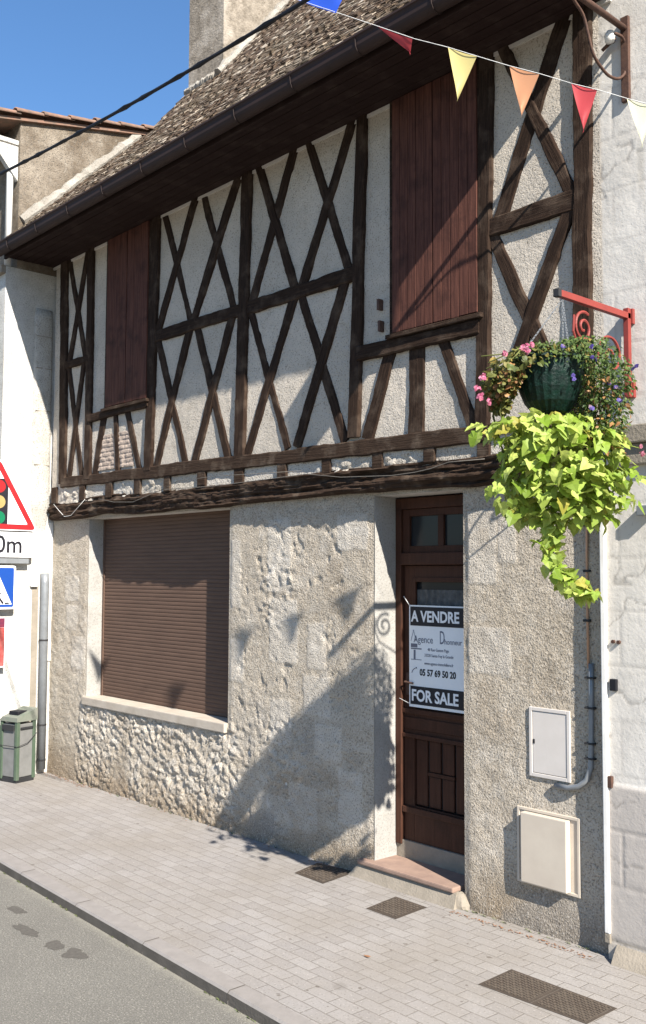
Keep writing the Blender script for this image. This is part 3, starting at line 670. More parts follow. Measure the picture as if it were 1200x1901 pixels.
lg.tube([(sx0+.02, SY-.002, sz1-.29), (sx0+.05, SY-.002, sz1-.20), (sx0+.075, SY-.002, sz1-.29)], .002, 5); lg.build("logo", M_signgrey, board)
cr = MB(); hk = W(750, 1107, DY-.035); cr.tube([hk, (sx0+.012, SY, sz1-.012)], .003, 5); hk2 = W(742, 1296, DY-.035); cr.tube([hk2, (sx0+.012, SY, sz0+.02)], .002, 5)
cr.tube([(sx0+sw-.012, SY, sz1-.012), (dx1-.09, DY-.02, sz1+.07)], .003, 5); cr.build("cord", M_string, board)

M_cab = plain("dusty_cable", (.16, .145, .125), (.10, .09, .08), 30, .7, 0)
# cables along the lintel ------------------------------------------------------
def run(pts, y): return [W(px, py, y) for px, py in pts]
c1 = MB(); c1.tube(run([(183, 926), (211, 932), (247, 932), (282, 917), (300, 909), (315, 908), (392, 903), (470, 893), (570, 880), (633, 886), (727, 883), (770, 877), (800, 870), (833, 858), (900, 852)], -.125), .0035, 6)
c1.tube(run([(300, 909), (330, 893), (400, 884), (560, 874)], -.130), .0025, 6)
tag(c1.build("facade_cable", M_cab, None, True), "thin grey cable sagging along the weathered lintel beam", "cable")
c2 = MB(); c2.tube(run([(100, 936), (110, 948), (120, 959), (132, 957), (145, 942), (158, 927)], -.125), .003, 6)
tag(c2.build("looped_cable", M_string, None, True), "short white cable looping down over the far end of the lintel beam", "cable")

# utility boxes, conduits ---------------------------------------------------------
e1 = W(985, 1311); e2 = W(1062, 1453)
eb = empty("electric_meter_box", (e1[0], 0, e2[2]), "flush pale grey meter box, upper one of the two by the right corner", "meter box")
x0, x1, z0, z1 = float(e1[0]), float(e2[0]), float(e2[2]), float(e1[2])
m_ = MB(); t_ = .025
m_.box((x0, -.020, z0), (x0+t_, .0, z1), .003); m_.box((x1-t_, -.020, z0), (x1, .0, z1), .003); m_.box((x0+t_, -.020, z0), (x1-t_, .0, z0+t_), .003); m_.box((x0+t_, -.020, z1-t_), (x1-t_, .0, z1), .003); m_.build("box_frame", M_boxg, eb)
dd = MB().box((x0+t_+.003, -.016, z0+t_+.003), (x1-t_-.003, -.006, z1-t_-.003), .004).build("box_door", M_boxg, eb)
MB().box((x0+.032, -.019, (z0+z1)/2-.012), (x0+.046, -.0155, (z0+z1)/2+.018)).build("lock", M_dark, dd)
MB().box((x0+.002, -.0, z0), (x1-.002, .003, z1)).build("box_back", M_dark, eb)
g1 = W(963, 1493); g2 = W(1081, 1667)
gb = empty("gas_meter_box", (g1[0], 0, g2[2]), "cream meter box with thick projecting door, lower one of the two by the right corner", "meter box")
x0, x1, z1, z0 = float(g1[0]), float(g2[0])+.0, float(g1[2])-.005, float(g2[2])
m_ = MB(); t_ = .020; yo = -.022
m_.box((x0, yo, z0), (x0+t_, .01, z1), .003); m_.box((x1-t_, yo, z0), (x1, .01, z1), .003); m_.box((x0+t_, yo, z0), (x1-t_, .01, z0+t_), .003); m_.box((x0+t_, yo, z1-t_), (x1-t_, .01, z1), .003); m_.box((x0+t_, yo+.010, z0+t_), (x1-t_, .012, z1-t_))
m_.build("box_frame", M_boxw, gb)
dd = MB().box((x0+.062, -.066, z0+.02), (x1-.075, yo+.009, z1-.025), .006).build("box_door", M_boxw, gb)
MB().box((x0+.034, yo+.004, (z0+z1)/2-.02), (x0+.046, yo+.012, (z0+z1)/2+.005)).build("lock", M_dark, gb)
cd = MB(); cd.tube([W(1098, 1232, -.02), W(1098, 1300, -.02), W(1098, 1380, -.02), W(1097, 1425, -.025), W(1090, 1448, -.03), W(1075, 1460, -.035), W(1055, 1463, -.035), W(1032, 1458, -.02)], .019, 10)
cdo = empty("grey_conduit", tuple(W(1098, 1440, 0)), "grey plastic conduit curving under the upper meter box", "conduit"); cd.build("tube", M_metal, cdo, True)
for py in (1258, 1314, 1380, 1408):
    q = W(1098, py, -.015); MB().box((q[0]-.035, -.045, q[2]-.006), (q[0]+.035, .0, q[2]+.006), .002).build("clip", M_dark, cdo)
cp = MB(); cp.tube([W(1090, 800, -.02), W(1090, 1100, -.02), W(1093, 1240, -.02)], .009, 8); cpo = empty("copper_pipe", tuple(W(1090, 1240, 0)), "thin coppery pipe running up above the grey conduit beside the white downpipe", "pipe"); cp.build("tube", M_copper, cpo, True)
for py in (975, 1060, 1152):
    q = W(1091, py, -.015); MB().box((q[0]-.025, -.032, q[2]-.008), (q[0]+.025, .0, q[2]+.008), .002).build("clip", M_dark, cpo)

# ================================================================== RIGHT NEIGHBOUR
RX, RY = -3.52, -.055
right = empty("white_rendered_house", (-1, 0, 0), "pale grey white rendered house on the right edge with a block plinth", "house")
def r_h(X, Z):
    bl = np.minimum(np.abs(((Z-.12)/.345) % 1-.5), .5); fz = .5-bl
    off = (np.floor((Z-.12)/.345) % 2)*.31; fx = .5-np.abs(((X+off)/.62) % 1-.5)
    j = np.maximum(sstep(.040, .0, fz), sstep(.024, .0, fx))
    pl = sstep(1.10, 1.08, Z); cr_ = sstep(.012, .0, np.abs(fbm(X*2.1, Z*2.6, 4, 91)-.5))*sstep(.5, .6, fbm(X*1.3, Z*1.3, 2, 92))
    return .009*pl-.0045*j*(.45+.55*pl)*sstep(.25, .5, fbm(X*1.5, Z*1.5, 2, 93)+.3*pl)+.006*fbm(X*3, Z*3, 3, 94)+.0025*fbm(X*25, Z*25, 3, 95)-.003*cr_
def rmat():
    k = NT("white_render_blocks"); v = k.co(); at = k.n("ShaderNodeAttribute", attribute_name="tone"); sp = k.n("ShaderNodeSeparateColor"); k.l(at.outputs['Color'], sp.inputs[0])
    c = k.mix(k.ramp(k.noise(v, 1.4, 6, .65), (.35, 0.0), (.7, 1.0)), (.60, .57, .525), (.50, .47, .425)); c = k.mix(k.ramp(k.noise(v, 7, 6, .75), (.56, 0.0), (.78, .6)), c, (.44, .41, .37))
    c = k.mix(sp.outputs[0], c, (.36, .325, .295)); c = k.mix(sp.outputs[1], c, (.17, .15, .13)); c = k.mix(sp.outputs[2], c, (.35, .32, .27))
    c = k.mix(k.ramp(k.noise(v, 90, 2, .5), (.27, .5), (.34, 0.0)), c, (.25, .23, .2))
    return k.out(c, .93, k.bump(k.noise(v, 45, 4, .65), .3, .008))
def r_tone(X, Z):
    fz = .5-np.abs(((Z-.12)/.345) % 1-.5); off = (np.floor((Z-.12)/.345) % 2)*.31; fx = .5-np.abs(((X+off)/.62) % 1-.5)
    j = np.maximum(sstep(.045, .0, fz), sstep(.026, .0, fx)); pl = sstep(1.10, 1.08, Z)
    cr_ = sstep(.014, .0, np.abs(fbm(X*2.1, Z*2.6, 4, 91)-.5))*sstep(.52, .6, fbm(X*1.3, Z*1.3, 2, 92))
    st = .5*sstep(.60, .75, fbm(X*7, Z*1.1, 3, 97))*sstep(4.2, 5.2, Z)
    return np.stack([pl*.85, j*(.22+.65*pl*sstep(.4, .6, fbm(X*2, Z*2, 2, 98)))+.5*cr_, st+.6*sstep(.22, .05, Z)], -1)
sheet("front_wall", np.concatenate([lin(RX, -2.2, step=.012), lin(-2.2, 3.2, step=.1)[1:]]), lin(-.06, 7.4, step=.014), RY, r_h, rmat(), right, r_tone)
M_rw = plaster("white_side", (.66, .64, .61), (.57, .55, .52), (.4, .37, .33), .1, .3)
MB().box((RX, RY+.004, -.05), (3.2, 7.5, 7.4)).build("wall_core", M_rw, right)
MB().box((RX-.03, RY-.35, 7.4), (3.3, 7.6, 7.6)).build("eave", M_rw, right)
lx = float(W(1150, 830, RY)[0])
lb = MB(); lb.box((lx, RY-.075, 3.255), (3.1, RY+.01, 3.37), .010); lb.box((lx+.02, RY-.045, 3.12), (3.1, RY+.01, 3.253), .008); lb.build("string_course", M_conc, right)
# foot of rounded mortar
MB().prism([(RY+.02, -.02), (RY-.10, -.02), (RY-.055, .05), (RY+.0, .12)], 'x', RX+.06, 3.2).build("foot_mortar", M_conc, right)
dp = MB(); px0 = float(W(1121, 1400, RY-.04)[0]); dp.box((px0-.018, RY-.030, .16), (px0+.018, RY-.002, 3.15), .006)
dpo = empty("white_trunking", (px0, RY, .16), "tall narrow white trunking down the corner of the pale right-hand house", "trunking"); dp.build("channel", M_pvcw, dpo)
MB().box((px0-.02, RY-.028, .10), (px0+.02, RY-.002, .157), .005).build("end_piece", M_conc, dpo)
def wallbit(name, label, cat, p0, p1, m, d=.03, sub=None):
    a = W(*p0, RY-d/2); b = W(*p1, RY-d/2); o = MB().box((a[0], RY-d, b[2]), (b[0], RY-.0, a[2]), .004).build(name, m, None, origin=(a[0], RY, b[2])); return tag(o, label, cat)
wallbit("air_vent", "small black square vent in the pale right-hand wall", "vent", (1134, 1260), (1146, 1283), M_black, .03)
wallbit("lamp_fitting", "short grey metal fitting at the right edge under the string course", "fitting", (1186, 939), (1212, 956), M_metal, .06)
wallbit("valve_plate", "small brown metal plate low on the wall beside the trunking", "plate", (1130, 1440), (1138, 1463), M_iron, .03)
for px, py in ((1141, 1191), (1151, 1192)):
    q = W(px, py, RY); m_ = MB(); m_.tube([(q[0], RY+.004, q[2]), (q[0], RY-.024, q[2])], .012, 10)
    tag(m_.build("wall_plug", M_iron, None, origin=(q[0], RY, q[2])), "tiny rusty wall plug above the black vent, "+("nearer the trunking" if px < 1145 else "farther from the trunking"), "wall plug", "pair of rusty wall plugs")
ins = W(1140, 78, RY); m_ = MB(); m_.tube([(ins[0], RY, ins[2]), (ins[0], RY-.10, ins[2])], .012, 8)
ino = empty("insulator_bracket", tuple(ins), "small dark bracket with white insulator inside the brown iron scroll", "insulator"); m_.tube([(ins[0]-.05, RY-.06, ins[2]-.06), (ins[0]+.05, RY-.07, ins[2]-.02)], .012, 8); m_.build("bracket", M_iron, ino)
m_ = MB(); m_.ring((ins[0]+.03, RY-.10, ins[2]-.05), [(0, .07), (.025, .07), (.035, .04), (.03, .0), (0, -.01)], 14); m_.build("insulator", M_pvcw, ino, True)

# ================================================================== LEFT NEIGHBOUR
LX = -11.30; LY = -.70; LYu = -.56
left = empty("white_corner_house", (-13, 0, 0), "white house at the left edge with a dirty beige gable wall under clay tiles", "house")
def side_sheet(name, ys, zs, m, hf, top=None):
    Y, Z = np.meshgrid(ys, zs); h = hf(Y, Z)
    if top is not None:
        zt = top(Y); Z = zs[0]+(Z-zs[0])/(zs[-1]-zs[0])*(zt-zs[0])
    V = np.stack([LX+h, Y, Z], -1).reshape(-1, 3); n = len(ys)
    fs = [(j*n+i, j*n+i+1, (j+1)*n+i+1, (j+1)*n+i) for j in range(len(zs)-1) for i in range(n-1)]
    return mesh(name, V, fs, m, left, True)
gtop = lambda y: 8.02+(y+.83)*.205-.07
side_sheet("side_wall", lin(LY, .02, step=.03), lin(-.06, 6.15, step=.03), M_white, lambda Y, Z: .006*fbm(Y*5, Z*5, 3, 12))
side_sheet("gable_wall", lin(LYu, 3.4, step=.04), lin(6.15, 8.0, step=.04), M_gable, lambda Y, Z: .016*fbm(Y*4, Z*4, 4, 13), gtop)
MB().box((-22, LY+.001, -.05), (LX-.004, 9, 6.148)).build("wall_core", M_white, left)
MB().prism([(LYu, 6.15), (LYu, gtop(LYu)), (9, gtop(9)), (9, 6.15)], 'x', -22, LX-.003).build("gable_core", M_gable, left)
MB().box((-22, LY-.06, 6.06), (LX+.0, LYu, 6.16), .01).build("cornice", M_conc, left)
# rounded pilaster on the side wall with corbelled foot
pl = MB(); yc, rr = -.19, .125; n = 9; V = []; zs = lin(2.95, 5.70, step=.12)
for z in zs:
    k = min(1.0, max(0.05, (z-2.9)/.42)); k = k if z < 5.62 else k*.75
    for i in range(n):
        an = math.pi*i/(n-1); V.append((LX+.002+.040*k*math.sin(an)*(1+.05*random.random()), yc-rr*math.cos(an)*(.6+.4*k), z))
fs = [(j*n+i, j*n+i+1, (j+1)*n+i+1, (j+1)*n+i) for j in range(len(zs)-1) for i in range(n-1)]; fs.append(tuple((len(zs)-1)*n+i for i in range(n)))
mesh("pilaster", V, fs, plaster("pilaster_stone", (.50, .485, .45), (.38, .36, .32), (.22, .20, .17), .5, 1.0), left, True)
bd = MB()
for z in (3.75, 4.42, 4.95, 5.35): bd.box((LX-.01, yc-rr*.8, z), (LX+.0425, yc+rr*.8, z+.008), .003)
bd.build("course_joint", M_conc, left)
# dark raised strip standing in for the shade of a recess by the drainpipe
MB().box((LX-.001, -.265, .0), (LX+.006, -.185, 2.28)).build("recess_shade", M_conc, left)
# canal tiles along the verge, eave
tl = MB(); 
for r_i in range(3):
    for j in range(13):
        y0 = -1.02+j*.36; x_ = LX+.03-r_i*.19; p0 = Vector((x_, y0, 8.02+(y0+.83)*.205+.028+random.uniform(-.006, .008))); p1 = p0+Vector((random.uniform(-.008, .008), .42, .42*.205-.02)); V = []; nn = 7
        for (p, r_) in ((p0, .098), (p1, .080)):
            for i in range(nn):
                an = math.pi*i/(nn-1); V.append((p.x-r_*math.cos(an), p.y, p.z+r_*.75*math.sin(an)-.03))
            for i in range(nn):
                an = math.pi*(nn-1-i)/(nn-1); V.append((p.x-(r_-.014)*math.cos(an), p.y, p.z+(r_*.75-.014)*math.sin(an)-.03))
        m2 = 2*nn; tl.add(V, [(i, (i+1) % m2, (i+1) % m2+m2, i+m2) for i in range(m2)]+[tuple(range(m2))[::-1]])
tl.build("roof_tiles", M_tileclay, left, True)
MB().prism([(-1.0, 8.02-.05-.07), (-1.0, 8.02-.05-.03), (9, gtop(9)+.05), (9, gtop(9)+.003)], 'x', -22, LX+.06).build("roof", M_tileclay, left)
ev = MB(); ev.box((-22, -.98, 7.70), (LX-.02, LYu-.002, 7.76), .01); ev.box((-22, -1.0, 7.76), (LX-.0, -.93, 7.88), .01); ev.build("eave_soffit", M_white, left)
mm = MB(); mm.prism([(LYu-.01, 7.68), (-.93, 7.68), (LYu-.01, 7.25)], 'x', LX-.10, LX-.02); mm.build("eave_console", M_white, left)
dpw = MB(); dpw.tube([(LX-.09, -.64, 6.17), (LX-.09, -.64, 7.45), (LX-.09, -.80, 7.65)], .042, 12); dwo = empty("white_downpipe", (LX-.09, -.64, 6.17), "white downpipe on the upper corner of the far left house", "downpipe"); dpw.build("tube", M_pvcw, dwo, True)
# grey drainpipe at the bottom of the side wall
gd = MB(); gd.tube([(LX+.055, -.125, .06), (LX+.055, -.125, 2.30), (LX+.045, -.125, 2.42)], .052, 14)
gdo = empty("grey_drainpipe", (LX+.055, -.125, .06), "grey drainpipe in the corner behind the litter bin", "drainpipe"); gd.build("tube", M_metal, gdo, True)
for z in (.16, .58, 1.6): 
    m_ = MB(); m_.tube([(LX+.055, -.125, z), (LX+.055, -.125, z+.02)], .056, 14); m_.build("collar", M_dark, gdo)
wp = MB(); wp.box((LX+.0, -.055, 1.35), (LX+.018, -.012, 3.05), .003); tag(wp.build("white_batten", M_pvcw, None, origin=(LX, -.03, 1.35)), "thin white batten in the corner beside the grey drainpipe", "batten")
bx = MB(); bx.box((LX+.0, -.30, 2.26), (LX+.05, -.215, 2.42), .006); tag(bx.build("junction_box", M_pvcw, None, origin=(LX, -.26, 2.26)), "small white junction box on the white wall right of the 150m plate", "box")

# ================================================================== SIGNS ON THEIR POLE
SX = -11.19; SYc = float(AX(-3, 960, SX)[1])
pole = empty("sign_pole", (SX-.06, SYc, 0), "grey metal post carrying the road signs at the left edge", "post")
m_ = MB(); m_.tube([(SX-.055, SYc, 0), (SX-.055, SYc, 3.75)], .03, 14); m_.build("tube", M_metal, pole, True)
m_ = MB(); m_.ring((SX-.055, SYc, 3.75), [(.032, -.02), (.032, .005), (0, .015)], 14); m_.build("cap", M_dark, pole)
def zat(py): return float(AX(0, py, SX)[2])
def rpoly(P, r, n=4):
    out = []
    for i in range(len(P)):
        a, b, c = Vector(P[i-1]), Vector(P[i]), Vector(P[(i+1) % len(P)]); u = (a-b).normalized(); v = (c-b).normalized()
        p, q = b+u*r, b+v*r
        for k in range(n+1): t = k/n; out.append(tuple(p*(1-t)**2+b*2*t*(1-t)+q*t*t))
    return out
def plate(name, poly, x, th, m, par): return MB().prism(poly, 'x', x, x+th).build(name, m, par)
def tri(yc, z0, s): h_ = s*.866; return [(yc-s/2, z0), (yc+s/2, z0), (yc, z0+h_)]
zb_ = zat(984); sT = 1.0
tri_o = empty("traffic_light_warning_sign", (SX, SYc, zb_), "red bordered triangular warning sign with red, yellow and green traffic light", "road sign")
plate("sign_plate", rpoly(tri(SYc, zb_, sT), .07), SX, .004, M_signw, tri_o)
P1 = rpoly(tri(SYc, zb_+.012, sT-.04), .065); P2 = rpoly(tri(SYc, zb_+.075, sT-.26), .02)
n_ = len(P1); m_ = MB(); m_.add([(SX+.0065, *p) for p in P1]+[(SX+.0065, *p) for p in P2], [(i, (i+1) % n_, (i+1) % n_+n_, i+n_) for i in range(n_)]); m_.build("red_border", M_signr, tri_o)
bz0, bz1 = zat(975), zat(888); MB().prism(rpoly([(SYc-.115, bz0), (SYc+.115, bz0), (SYc+.115, bz1), (SYc-.115, bz1)], .04), 'x', SX+.0042, SX+.006).build("light_box", M_signk, tri_o)
for k, mt in enumerate((M_signg, M_signy, M_signr)):
    zc = bz0+(bz1-bz0)*(k+.5)/3; m_ = MB(); m_.prism([(SYc+.082*math.cos(t), zc+.078*math.sin(t)) for t in np.linspace(0, 2*math.pi, 25)[:-1]], 'x', SX+.0062, SX+.0075); m_.build("lamp", mt, tri_o)
pz1, pz0 = zat(987), zat(1034)
dst = empty("distance_plate", (SX, SYc, pz0), "white plate reading 150m under the triangular sign", "road sign")
plate("sign_plate", rpoly([(SYc-.45, pz0), (SYc+.45, pz0), (SYc+.45, pz1), (SYc-.45, pz1)], .03), SX, .004, M_signw, dst)
text("150m", .29, (SX+.006, SYc+.0, pz0+.055), rad(90), M_signk, "lettering", dst, .004, 'CENTER', sx=.95)
MB().box((SX-.03, SYc-.44, pz0-.075), (SX-.002, SYc+.40, pz0-.015), .004).build("support_rail", M_metal, pole)
qz1, qz0 = zat(1050), zat(1131)
blu = empty("pedestrian_crossing_sign", (SX, SYc, qz0), "square blue sign with walking figure in a white triangle", "road sign")
plate("sign_plate", rpoly([(SYc-.235, qz0), (SYc+.235, qz0), (SYc+.235, qz1), (SYc-.235, qz1)], .03), SX, .004, M_signw, blu)
plate("blue_field", rpoly([(SYc-.212, qz0+.024), (SYc+.212, qz0+.024), (SYc+.212, qz1-.024), (SYc-.212, qz1-.024)], .02), SX+.0045, .0015, M_signb, blu)
plate("white_triangle", [(SYc-.19, qz0+.055), (SYc+.19, qz0+.055), (SYc, qz1-.06)], SX+.0065, .0012, M_signw, blu)
m_ = MB(); zc = qz0+.06
m_.tube([(SX+.0085, SYc-.07, zc+.01), (SX+.0085, SYc-.02, zc+.09), (SX+.0085, SYc+.0, zc+.17)], .013, 6); m_.tube([(SX+.0085, SYc+.08, zc+.01), (SX+.0085, SYc+.02, zc+.09), (SX+.0085, SYc, zc+.17)], .013, 6); m_.tube([(SX+.0085, SYc-.05, zc+.13), (SX+.0085, SYc, zc+.165), (SX+.0085, SYc+.05, zc+.12)], .009, 6)
m_.tube([(SX+.0085, SYc, zc+.195), (SX+.0085, SYc, zc+.225)], .018, 8); m_.box((SX+.008, SYc-.15, zc+.0), (SX+.0095, SYc-.10, zc+.02)); m_.box((SX+.008, SYc+.10, zc+.0), (SX+.0095, SYc+.155, zc+.02)); m_.build("walking_figure", M_signk, blu)
rz1, rz0 = zat(1146), zat(1239)
rp = empty("red_notice", (SX, SYc, rz0), "small weathered red notice panel below the blue sign", "notice")
plate("panel", [(SYc-.13, rz0), (SYc+.125, rz0), (SYc+.125, rz1), (SYc-.13, rz1)], SX, .004, M_signw, rp)
plate("red_field", [(SYc-.12, rz0+.015), (SYc+.112, rz0+.015), (SYc+.112, rz1-.12), (SYc-.12, rz1-.12)], SX+.0045, .0012, plain("faded_red", (.26, .028, .03), (.32, .10, .085), 18, .6, 0), rp)
plate("dark_field", [(SYc-.12, rz1-.118), (SYc+.112, rz1-.118), (SYc+.112, rz1-.01), (SYc-.12, rz1-.01)], SX+.0045, .0012, plain("dark_wine", (.16, .02, .04), (.08, .02, .05), 22, .6, 0), rp)

# ================================================================== LITTER BIN
bx_w = .30; by_w = .28; bh = .70; bphi = rad(15)
bcx, bcy = -10.90-bx_w/2*math.cos(bphi)-by_w/2*math.sin(bphi), -.60-bx_w/2*math.sin(bphi)+by_w/2*math.cos(bphi)
BX1, BY0 = bcx+bx_w/2, bcy-by_w/2
bino = empty("litter_bin", (bcx, bcy, 0), "green framed grey litter bin standing by the left wall under the signs", "litter bin")
m_ = MB(); m_.box((BX1-bx_w+.015, BY0+.015, .06), (BX1-.012, BY0+by_w-.015, bh-.03), .01); m_.build("body", M_binm, bino)
for (a, b) in ((BX1-.045, BY0), (BX1-.045, BY0+by_w-.045), (BX1-bx_w, BY0), (BX1-bx_w, BY0+by_w-.045)): MB().box((a, b, .03), (a+.045, b+.045, bh+.0), .006).build("frame_post", M_bing, bino)
MB().box((BX1-bx_w+.01, BY0+.01, .0), (BX1-.01, BY0+by_w-.01, .055), .005).build("base", M_dark, bino)
hd = MB(); a0, a1, b0, b1 = BX1-bx_w-.01, BX1+.01, BY0-.01, BY0+by_w+.01; z0 = bh
# sloping hood with an opening in its face
hd.add([(a0, b0, z0), (a1, b0, z0), (a1, b1, z0), (a0, b1, z0), (a0+.06, b0+.0, z0+.05), (a1-.0, b0+.0, z0+.05), (a1-.0, b1-.0, z0+.14), (a0+.06, b1-.0, z0+.14)],
       [(0, 1, 5, 4), (1, 2, 6, 5), (2, 3, 7, 6), (3, 0, 4, 7), (0, 3, 2, 1), (4, 5, 6, 7)]); hd.build("hood", plain("bin_hood", (.13, .155, .12), (.18, .18, .155), 9, .6, .2, 50), bino)
MB().box((a0+.10, b0+.06, z0+.055), (a1-.06, b1-.10, z0+.115), .01).build("opening", M_black, bino)
bl = MB(); bl.box((BX1-.0, BY0+.05, bh-.085), (BX1+.010, BY0+by_w-.05, bh-.065)); bl.box((BX1-bx_w+.05, BY0-.012, bh-.10), (BX1-.05, BY0, bh-.04)); bl.build("band", M_dark, bino)
wr = MB(); wr.tube([(BX1+.012, BY0, .42), (BX1+.012, BY0+.15, .45), (BX1+.012, BY0+by_w, .55)], .004, 5); wr.tube([(BX1-bx_w, BY0-.012, .42), (BX1+.012, BY0-.008, .42)], .004, 5); wr.build("wire", M_dark, bino)

bino.rotation_euler.z = bphi
# ================================================================== COVERS, LITTER
M_lid = plain("lid_dirt", (.048, .036, .028), (.085, .070, .055), 7, .85, .3, 60)
M_bar = plain("worn_iron", (.125, .102, .082), (.085, .068, .054), 12, .6, .3, 60)
def cover(name, P, label, cat, pattern, inset=.0):
    P = [np.array(p, float) for p in P]; c = sum(P)/4; o = empty(name, (c[0], c[1], 0), label, cat)
    f = MB(); outer = [(p[0], p[1], .003) for p in P]; inner_ = [tuple((p+(c-p)/np.linalg.norm(c-p)*.028)[:2])+(.003,) for p in P]
    f.add(outer+inner_, [(i, (i+1) % 4, (i+1) % 4+4, i+4) for i in range(4)]); f.build("rim", M_cover, o)
    g_ = MB(); inn = [np.array(q) for q in inner_]; g_.add([(q[0], q[1], .004) for q in inn], [(0, 1, 2, 3)])
    def at_(u, v): return (inn[0]*(1-u)+inn[1]*u)*(1-v)+(inn[3]*(1-u)+inn[2]*u)*v
    n = pattern
    for i in range(n[0]):
        for j in range(n[1]):
            u, v = (i+.5)/n[0], (j+.5)/n[1]; p = at_(u, v); du = .36/n[0]; dv = .13/n[1]
            if (i+j) % 2: q = [at_(u-du, v-dv), at_(u+du, v-dv), at_(u+du, v+dv), at_(u-du, v+dv)]
            else: q = [at_(u-du*.4, v-dv*2.2), at_(u+du*.4, v-dv*2.2), at_(u+du*.4, v+dv*2.2), at_(u-du*.4, v+dv*2.2)]
            g_.add([(a_[0], a_[1], .0045) for a_ in q]+[(a_[0], a_[1], .0085) for a_ in q], [(4, 5, 6, 7), (0, 1, 5, 4), (1, 2, 6, 5), (2, 3, 7, 6), (3, 0, 4, 7)])
    lo_ = g_.build("lid", [M_lid, M_bar], o)
    for i_, p_ in enumerate(lo_.data.polygons): p_.material_index = 1 if i_ > 0 and (i_-1) % 5 == 0 else 0
    return o
cover("manhole_cover", [G(680, 1687)[:3], G(735, 1665), G(793, 1685), G(735, 1707)], "small square iron cover in the paving in front of the doorstep", "manhole cover", (9, 9))
q0, q1, q2, q3 = G(888, 1828), G(950, 1800), G(1147, 1873), G(1090, 1902)
mid_a, mid_b = (q1+q2)/2, (q0+q3)/2
cover("manhole_cover", [q0, q1, mid_a, mid_b], "left half of the double iron cover at the bottom right of the paving", "manhole cover", (10, 14))
cover("manhole_cover", [mid_b+np.array([.002, 0, 0]), mid_a+np.array([.002, 0, 0]), q2, q3], "right half of the double iron cover, its lid dustier", "manhole cover", (10, 14))
cover("water_cover", [G(547, 1621), G(590, 1602), G(662, 1619), G(600, 1641)], "brownish square cover against the foot of the wall left of the doorstep", "manhole cover", (8, 8))
M_leaf = plain("dry_leaf", (.30, .14, .07), (.18, .10, .055), 30, .8, 0)
def dry_leaf(x, y, s, z=.004):
    a = random.uniform(0, 6.28); V = []
    for k in range(7): t = 2*math.pi*k/7; r = s*(1 if k % 2 else .6); V.append((x+r*math.cos(t+a), y+.6*r*math.sin(t+a), z+random.uniform(.0, .3)*s))
    return V
p = G(682, 1777); tag(mesh("dead_leaf", dry_leaf(p[0], p[1], .03), [tuple(range(7))], M_leaf), "curled orange dead leaf alone on the paving in front of the doorstep", "leaf")
lf = MB()
for k in range(520):
    t = random.random()
    if t < .5: px, py = random.uniform(78, 180), 0; q = W(px, 1400, 0)[0]; lf_x, lf_y = q, -.03-abs(random.gauss(0, .05))
    elif t < .72: lf_x, lf_y = random.uniform(-10.9, -6), -.05-abs(random.gauss(0, .04))
    else: lf_x, lf_y = random.uniform(-4.75, -3.6), -.12-abs(random.gauss(0, .03))
    lf.add(dry_leaf(lf_x, lf_y, random.uniform(.004, .014)), [tuple(range(7))])
tag(lf.build("leaf_litter", M_leaf), "orange brown leaf crumbs along the foot of the walls", "leaf litter", kind="stuff")
M_weed = plain("weed_green", (.07, .10, .03), (.12, .13, .05), 30, .8, 0)
wb = MB()
for k in range(75):
    if k < 45: cx0, cy0 = random.choice([random.uniform(-11.1, -5.9), random.uniform(-4.7, -3.6)]), -.035-abs(random.gauss(0, .012))
    else: cx0 = random.uniform(-8, -3.7); cy0 = kx(cx0)-.008
    z0 = 0 if k < 45 else -.076
    for j in range(random.randint(3, 9)):
        an = random.uniform(0, 6.28); L_ = random.uniform(.008, .028); p0 = Vector((cx0+random.gauss(0, .012), cy0, z0)); d_ = Vector((math.cos(an)*.8, -abs(math.sin(an))*.7, .7))*L_; sd_ = Vector((-math.sin(an), math.cos(an), 0))*.002
        wb.add([p0-sd_, p0+sd_, p0+d_*.6+sd_*1.2, p0+d_, p0+d_*.6-sd_*1.2], [(0, 1, 2, 3, 4)])
tag(wb.build("weeds", M_weed), "tiny green weeds in the joint along the wall foot and kerb", "weeds", kind="stuff")
M_st = plain("oil_stain", (.072, .066, .058), (.105, .097, .085), 40, .8, .5, 120)
for (px, py, a, b, lab) in ((30, 1690, .13, .05, "faint dark oil stain on the road nearest the kerb"), (47, 1726, .20, .06, "long dark oil stain on the road, second from the left edge"), (97, 1756, .11, .08, "round dark oil stain on the road in the middle of the row"), (136, 1772, .15, .10, "largest dark oil stain on the road, rightmost of the row")):
    p = G(px, py, -.076); V = []
    for k in range(40):
        t = 2*math.pi*k/40; r = .25+1.1*float(fbm(np.array(math.cos(t)*1.3+px), np.array(math.sin(t)*1.3), 3, 5)); V.append((p[0]+a*r*math.cos(t)*.9, p[1]+b*r*math.sin(t), -.0745+random.uniform(0, .0003)))
    tag(mesh("oil_stain", V, [tuple(range(40))], M_st), lab, "stain", "oil stains on the road")

